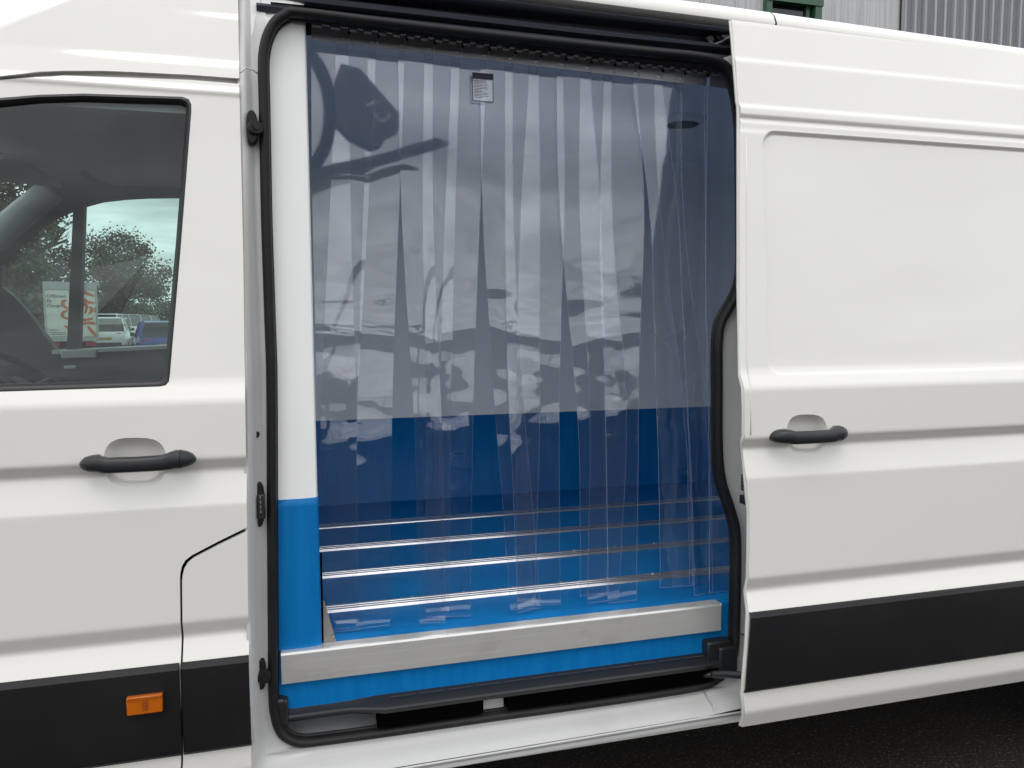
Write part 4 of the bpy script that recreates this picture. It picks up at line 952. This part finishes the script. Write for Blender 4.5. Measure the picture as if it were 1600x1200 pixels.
# trees
def tree(name, label, base, hgt, rad, leafm, nleaf, seed, lsize=.22, bare=0.0, group='trees beyond the car park', zlow=.12):
    rnd = random.Random(seed); root = empty(name, base); tag(root, label, 'tree', group)
    m = MB(); tips = []
    def limb(p, d, ln, r, lev):
        pts = [p]; dd = d.copy(); n = 4
        for k in range(n):
            dd = (dd + Vector((rnd.uniform(-.25, .25), rnd.uniform(-.25, .25), rnd.uniform(-.05, .2)))).normalized(); pts.append(pts[-1] + dd * ln / n)
        for k in range(n): m.bar(pts[k], pts[k + 1], r * (1 - .6 * k / n), r * (1 - .6 * (k + 1) / n), 6)
        if lev < 3:
            for k in range(5 if lev else 10):
                t = rnd.uniform(.2, 1); q = pts[min(n, int(t * n))]; a = rnd.uniform(0, 6.28); e = rnd.uniform(.1, .9)
                limb(q, Vector((math.cos(a) * (1 - e * .6), math.sin(a) * (1 - e * .6), e)).normalized(), ln * rnd.uniform(.45, .65), r * .45, lev + 1)
        else: tips.append(pts[-1])
    limb(Vector((0, 0, 0)), Vector((0, 0, 1)), hgt * .5, hgt * .025, 0)
    m.build('trunk', M['bark'], root)
    vs, fs = [], []
    cl = []
    for k in range(46):
        z = rnd.uniform(zlow, 1.0 - .1); a = rnd.uniform(0, 6.28); rr = math.sqrt(rnd.random()) * rad * (math.sin(math.pi * min(1, .12 + z * .88)) ** .6)
        cl.append((Vector((math.cos(a) * rr, math.sin(a) * rr, z * hgt)), rad * rnd.uniform(.20, .38)))
    for k in range(nleaf):
        if rnd.random() < bare and tips:
            c0 = rnd.choice(tips); sp_ = .35
        else:
            c0, sp_ = rnd.choice(cl)
        p = c0 + Vector((rnd.gauss(0, .5), rnd.gauss(0, .5), rnd.gauss(0, .42))) * sp_
        if p.z < .2: continue
        s = lsize * rnd.uniform(.6, 1.3); u = Vector((rnd.gauss(0, 1), rnd.gauss(0, 1), rnd.gauss(0, .7))).normalized(); v = u.orthogonal().normalized()
        v = (v + u.cross(v) * rnd.uniform(-1, 1)).normalized(); i = len(vs)
        vs += [p - u * s * .5, p + v * s * .3, p + u * s * .5, p - v * s * .3]; fs.append((i, i + 1, i + 2, i + 3))
    me = MB(); me.mesh(vs, fs); me.build('crown', leafm, root); return root
def tp_(px, Y): return (PY(px, 500, Y).x, Y, .2)
tree('tree', 'dense dark green tree behind the lorry at the left', tp_(46, 46), 8.6, 2.35, M['leaf'], 15000, 1, .22)
tree('tree', 'broad leafy tree at the left edge behind the windscreen pillar', tp_(-12, 42), 12.5, 2.6, M['leaf'], 14000, 2, .24)
tree('tree', 'round olive tree with thin twiggy top standing behind the parked cars', tp_(196, 60), 8.4, 3.4, M['leaf2'], 24000, 3, .21, bare=.16, zlow=.06)
tree('tree', 'low green bush joining the two larger trees', tp_(108, 66), 3.9, 2.6, M['leaf'], 6000, 4, .24)
# dense lower hedge behind the cars
rnd = random.Random(9); vs, fs = [], []
for k in range(16000):
    x = rnd.uniform(PY(-60, 500, 66).x, PY(330, 500, 66).x); z = abs(rnd.gauss(0, 1.1)) ; y = 66 + rnd.uniform(-1.2, 1.2)
    if z > 3.2 + .6 * math.sin(x * .9): continue
    p = Vector((x, y, .2 + z)); s = .34 * rnd.uniform(.6, 1.3); u = Vector((rnd.gauss(0, 1), rnd.gauss(0, 1), rnd.gauss(0, .7))).normalized(); v = u.orthogonal().normalized(); i = len(vs)
    vs += [p - u * s * .5, p + v * s * .3, p + u * s * .5, p - v * s * .3]; fs.append((i, i + 1, i + 2, i + 3))
m = MB(); m.mesh(vs, fs); tag(m.build('hedge', M['leaf3']), 'dark green hedge along the back of the car park', 'hedge')

# ================================================================== the yard behind the photographer (seen in reflections)
FY = -17.0
fen = empty('mesh_fence', (0, FY, 0)); tag(fen, 'dark mesh fence mirrored in the lower cab window', 'fence')
for k in range(-7, 9):
    x0 = k * 2.5
    m = MB(); m.box((x0 - .03, -.03, 0), (x0 + .03, .03, 1.95)); m.build('post', M['fence'], fen)
    m = MB()
    for j in range(1, 28): m.box((x0 + j * .09 - .007, -.007, .05), (x0 + j * .09 + .007, .007, 1.85))
    for z in (.1, .65, 1.25, 1.8): m.box((x0 + .03, -.012, z - .02), (x0 + 2.47, .012, z + .02))
    o = m.build('mesh_panel', M['fence'], fen); o['kind'] = 'stuff'
for x, h_, lb_ in ((-26, 4.0, 'bushy tree beyond the left end of the fence, seen only as a reflection'), (31, 4.4, 'bushy tree beyond the right end of the fence, seen only as a reflection')):
    tree('tree', lb_, (x, -56, 0), h_, 4, M['leaf3'], 5000, 40 + int(h_ * 10), .4, group='trees behind the fence')

# guessed stacker added behind the photographer to put dark shapes in the curtain's reflection
KY = -5.0
FK = empty('guessed_stacker', (-1.4, KY, 0)); tag(FK, 'guessed dark stacker, added unseen behind the camera, its forks mirrored in the upper left of the curtain', 'stacker')
def KP(x, y, dy=0): p = PY(x, y, 2 * CY - KY); return Vector((p.x + 1.4, dy, p.z))
def kslab(pts, d, name, m_):
    m = MB(); m.loft([[KP(x, y, -d) for x, y in pts], [KP(x, y, d) for x, y in pts]], cap=True); return fix_normals(m.build(name, m_, FK))
kslab([(532, 104), (562, 112), (622, 180), (621, 206), (600, 216), (596, 228), (580, 234), (546, 218), (524, 196), (522, 130)], .10, 'carriage', M['unit'])
kslab([(440, 276), (600, 240), (680, 217), (690, 220), (702, 224), (684, 232), (600, 256), (440, 300)], .06, 'fork', M['unit'])
kslab([(440, 300), (540, 277), (628, 258), (652, 264), (632, 272), (540, 290), (440, 316)], .06, 'fork', M['unit'])
c = KP(452, 172); m = MB(); m.tube([c + Vector((.36 * math.cos(t), .1 * math.sin(2 * t), .56 * math.sin(t))) for t in [2 * math.pi * k / 40 for k in range(40)]], .062, True, 10); m.build('hose_loop', M['tyre'], FK, smooth=True)
m = MB(); m.tube(smooth_open([KP(x, y, .11) for x, y in [(584, 180), (588, 190), (596, 194), (603, 191), (607, 184)]]), .018, n=8); m.build('hydraulic_hose', M['truckwhite'], FK, smooth=True)
kslab([(602, 180), (609, 178), (611, 186), (605, 189)], .12, 'hose_union', M['truckwhite']); kslab([(566, 168), (592, 161), (593, 165), (567, 172)], .12, 'data_plate', M['truckwhite'])
for dy in (-.3, .3):
    m = MB(); m.box((1.02, dy - .04, .15), (1.14, dy + .04, 4.1)); m.build('mast_channel', M['unit'], FK)
m = MB(); m.box((.50, -.38, .12), (.98, .38, .95)); m.build('chassis', M['unit'], FK, bevel=.05)
m = MB(); m.tube(smooth_open([Vector((.55, 0, .9)), Vector((.42, 0, 1.1)), Vector((.36, 0, 1.22))]), .025, n=8); m.bar((.36, -.16, 1.22), (.36, .16, 1.22), .02, n=8); m.build('tiller', M['unit'], FK, smooth=True)
for dy in (-.32, .32):
    m = MB(); m.box((.98, dy - .06, .06), (2.2, dy + .06, .15)); m.build('outrigger', M['unit'], FK)
    m = MB(); m.bar((2.1, dy - .05, .075), (2.1, dy + .05, .075), .075, n=18); m.build('wheel', M['tyre'], FK)
m = MB(); m.bar((.7, -.1, .12), (.7, .1, .12), .12, n=20); m.build('drive_wheel', M['tyre'], FK)
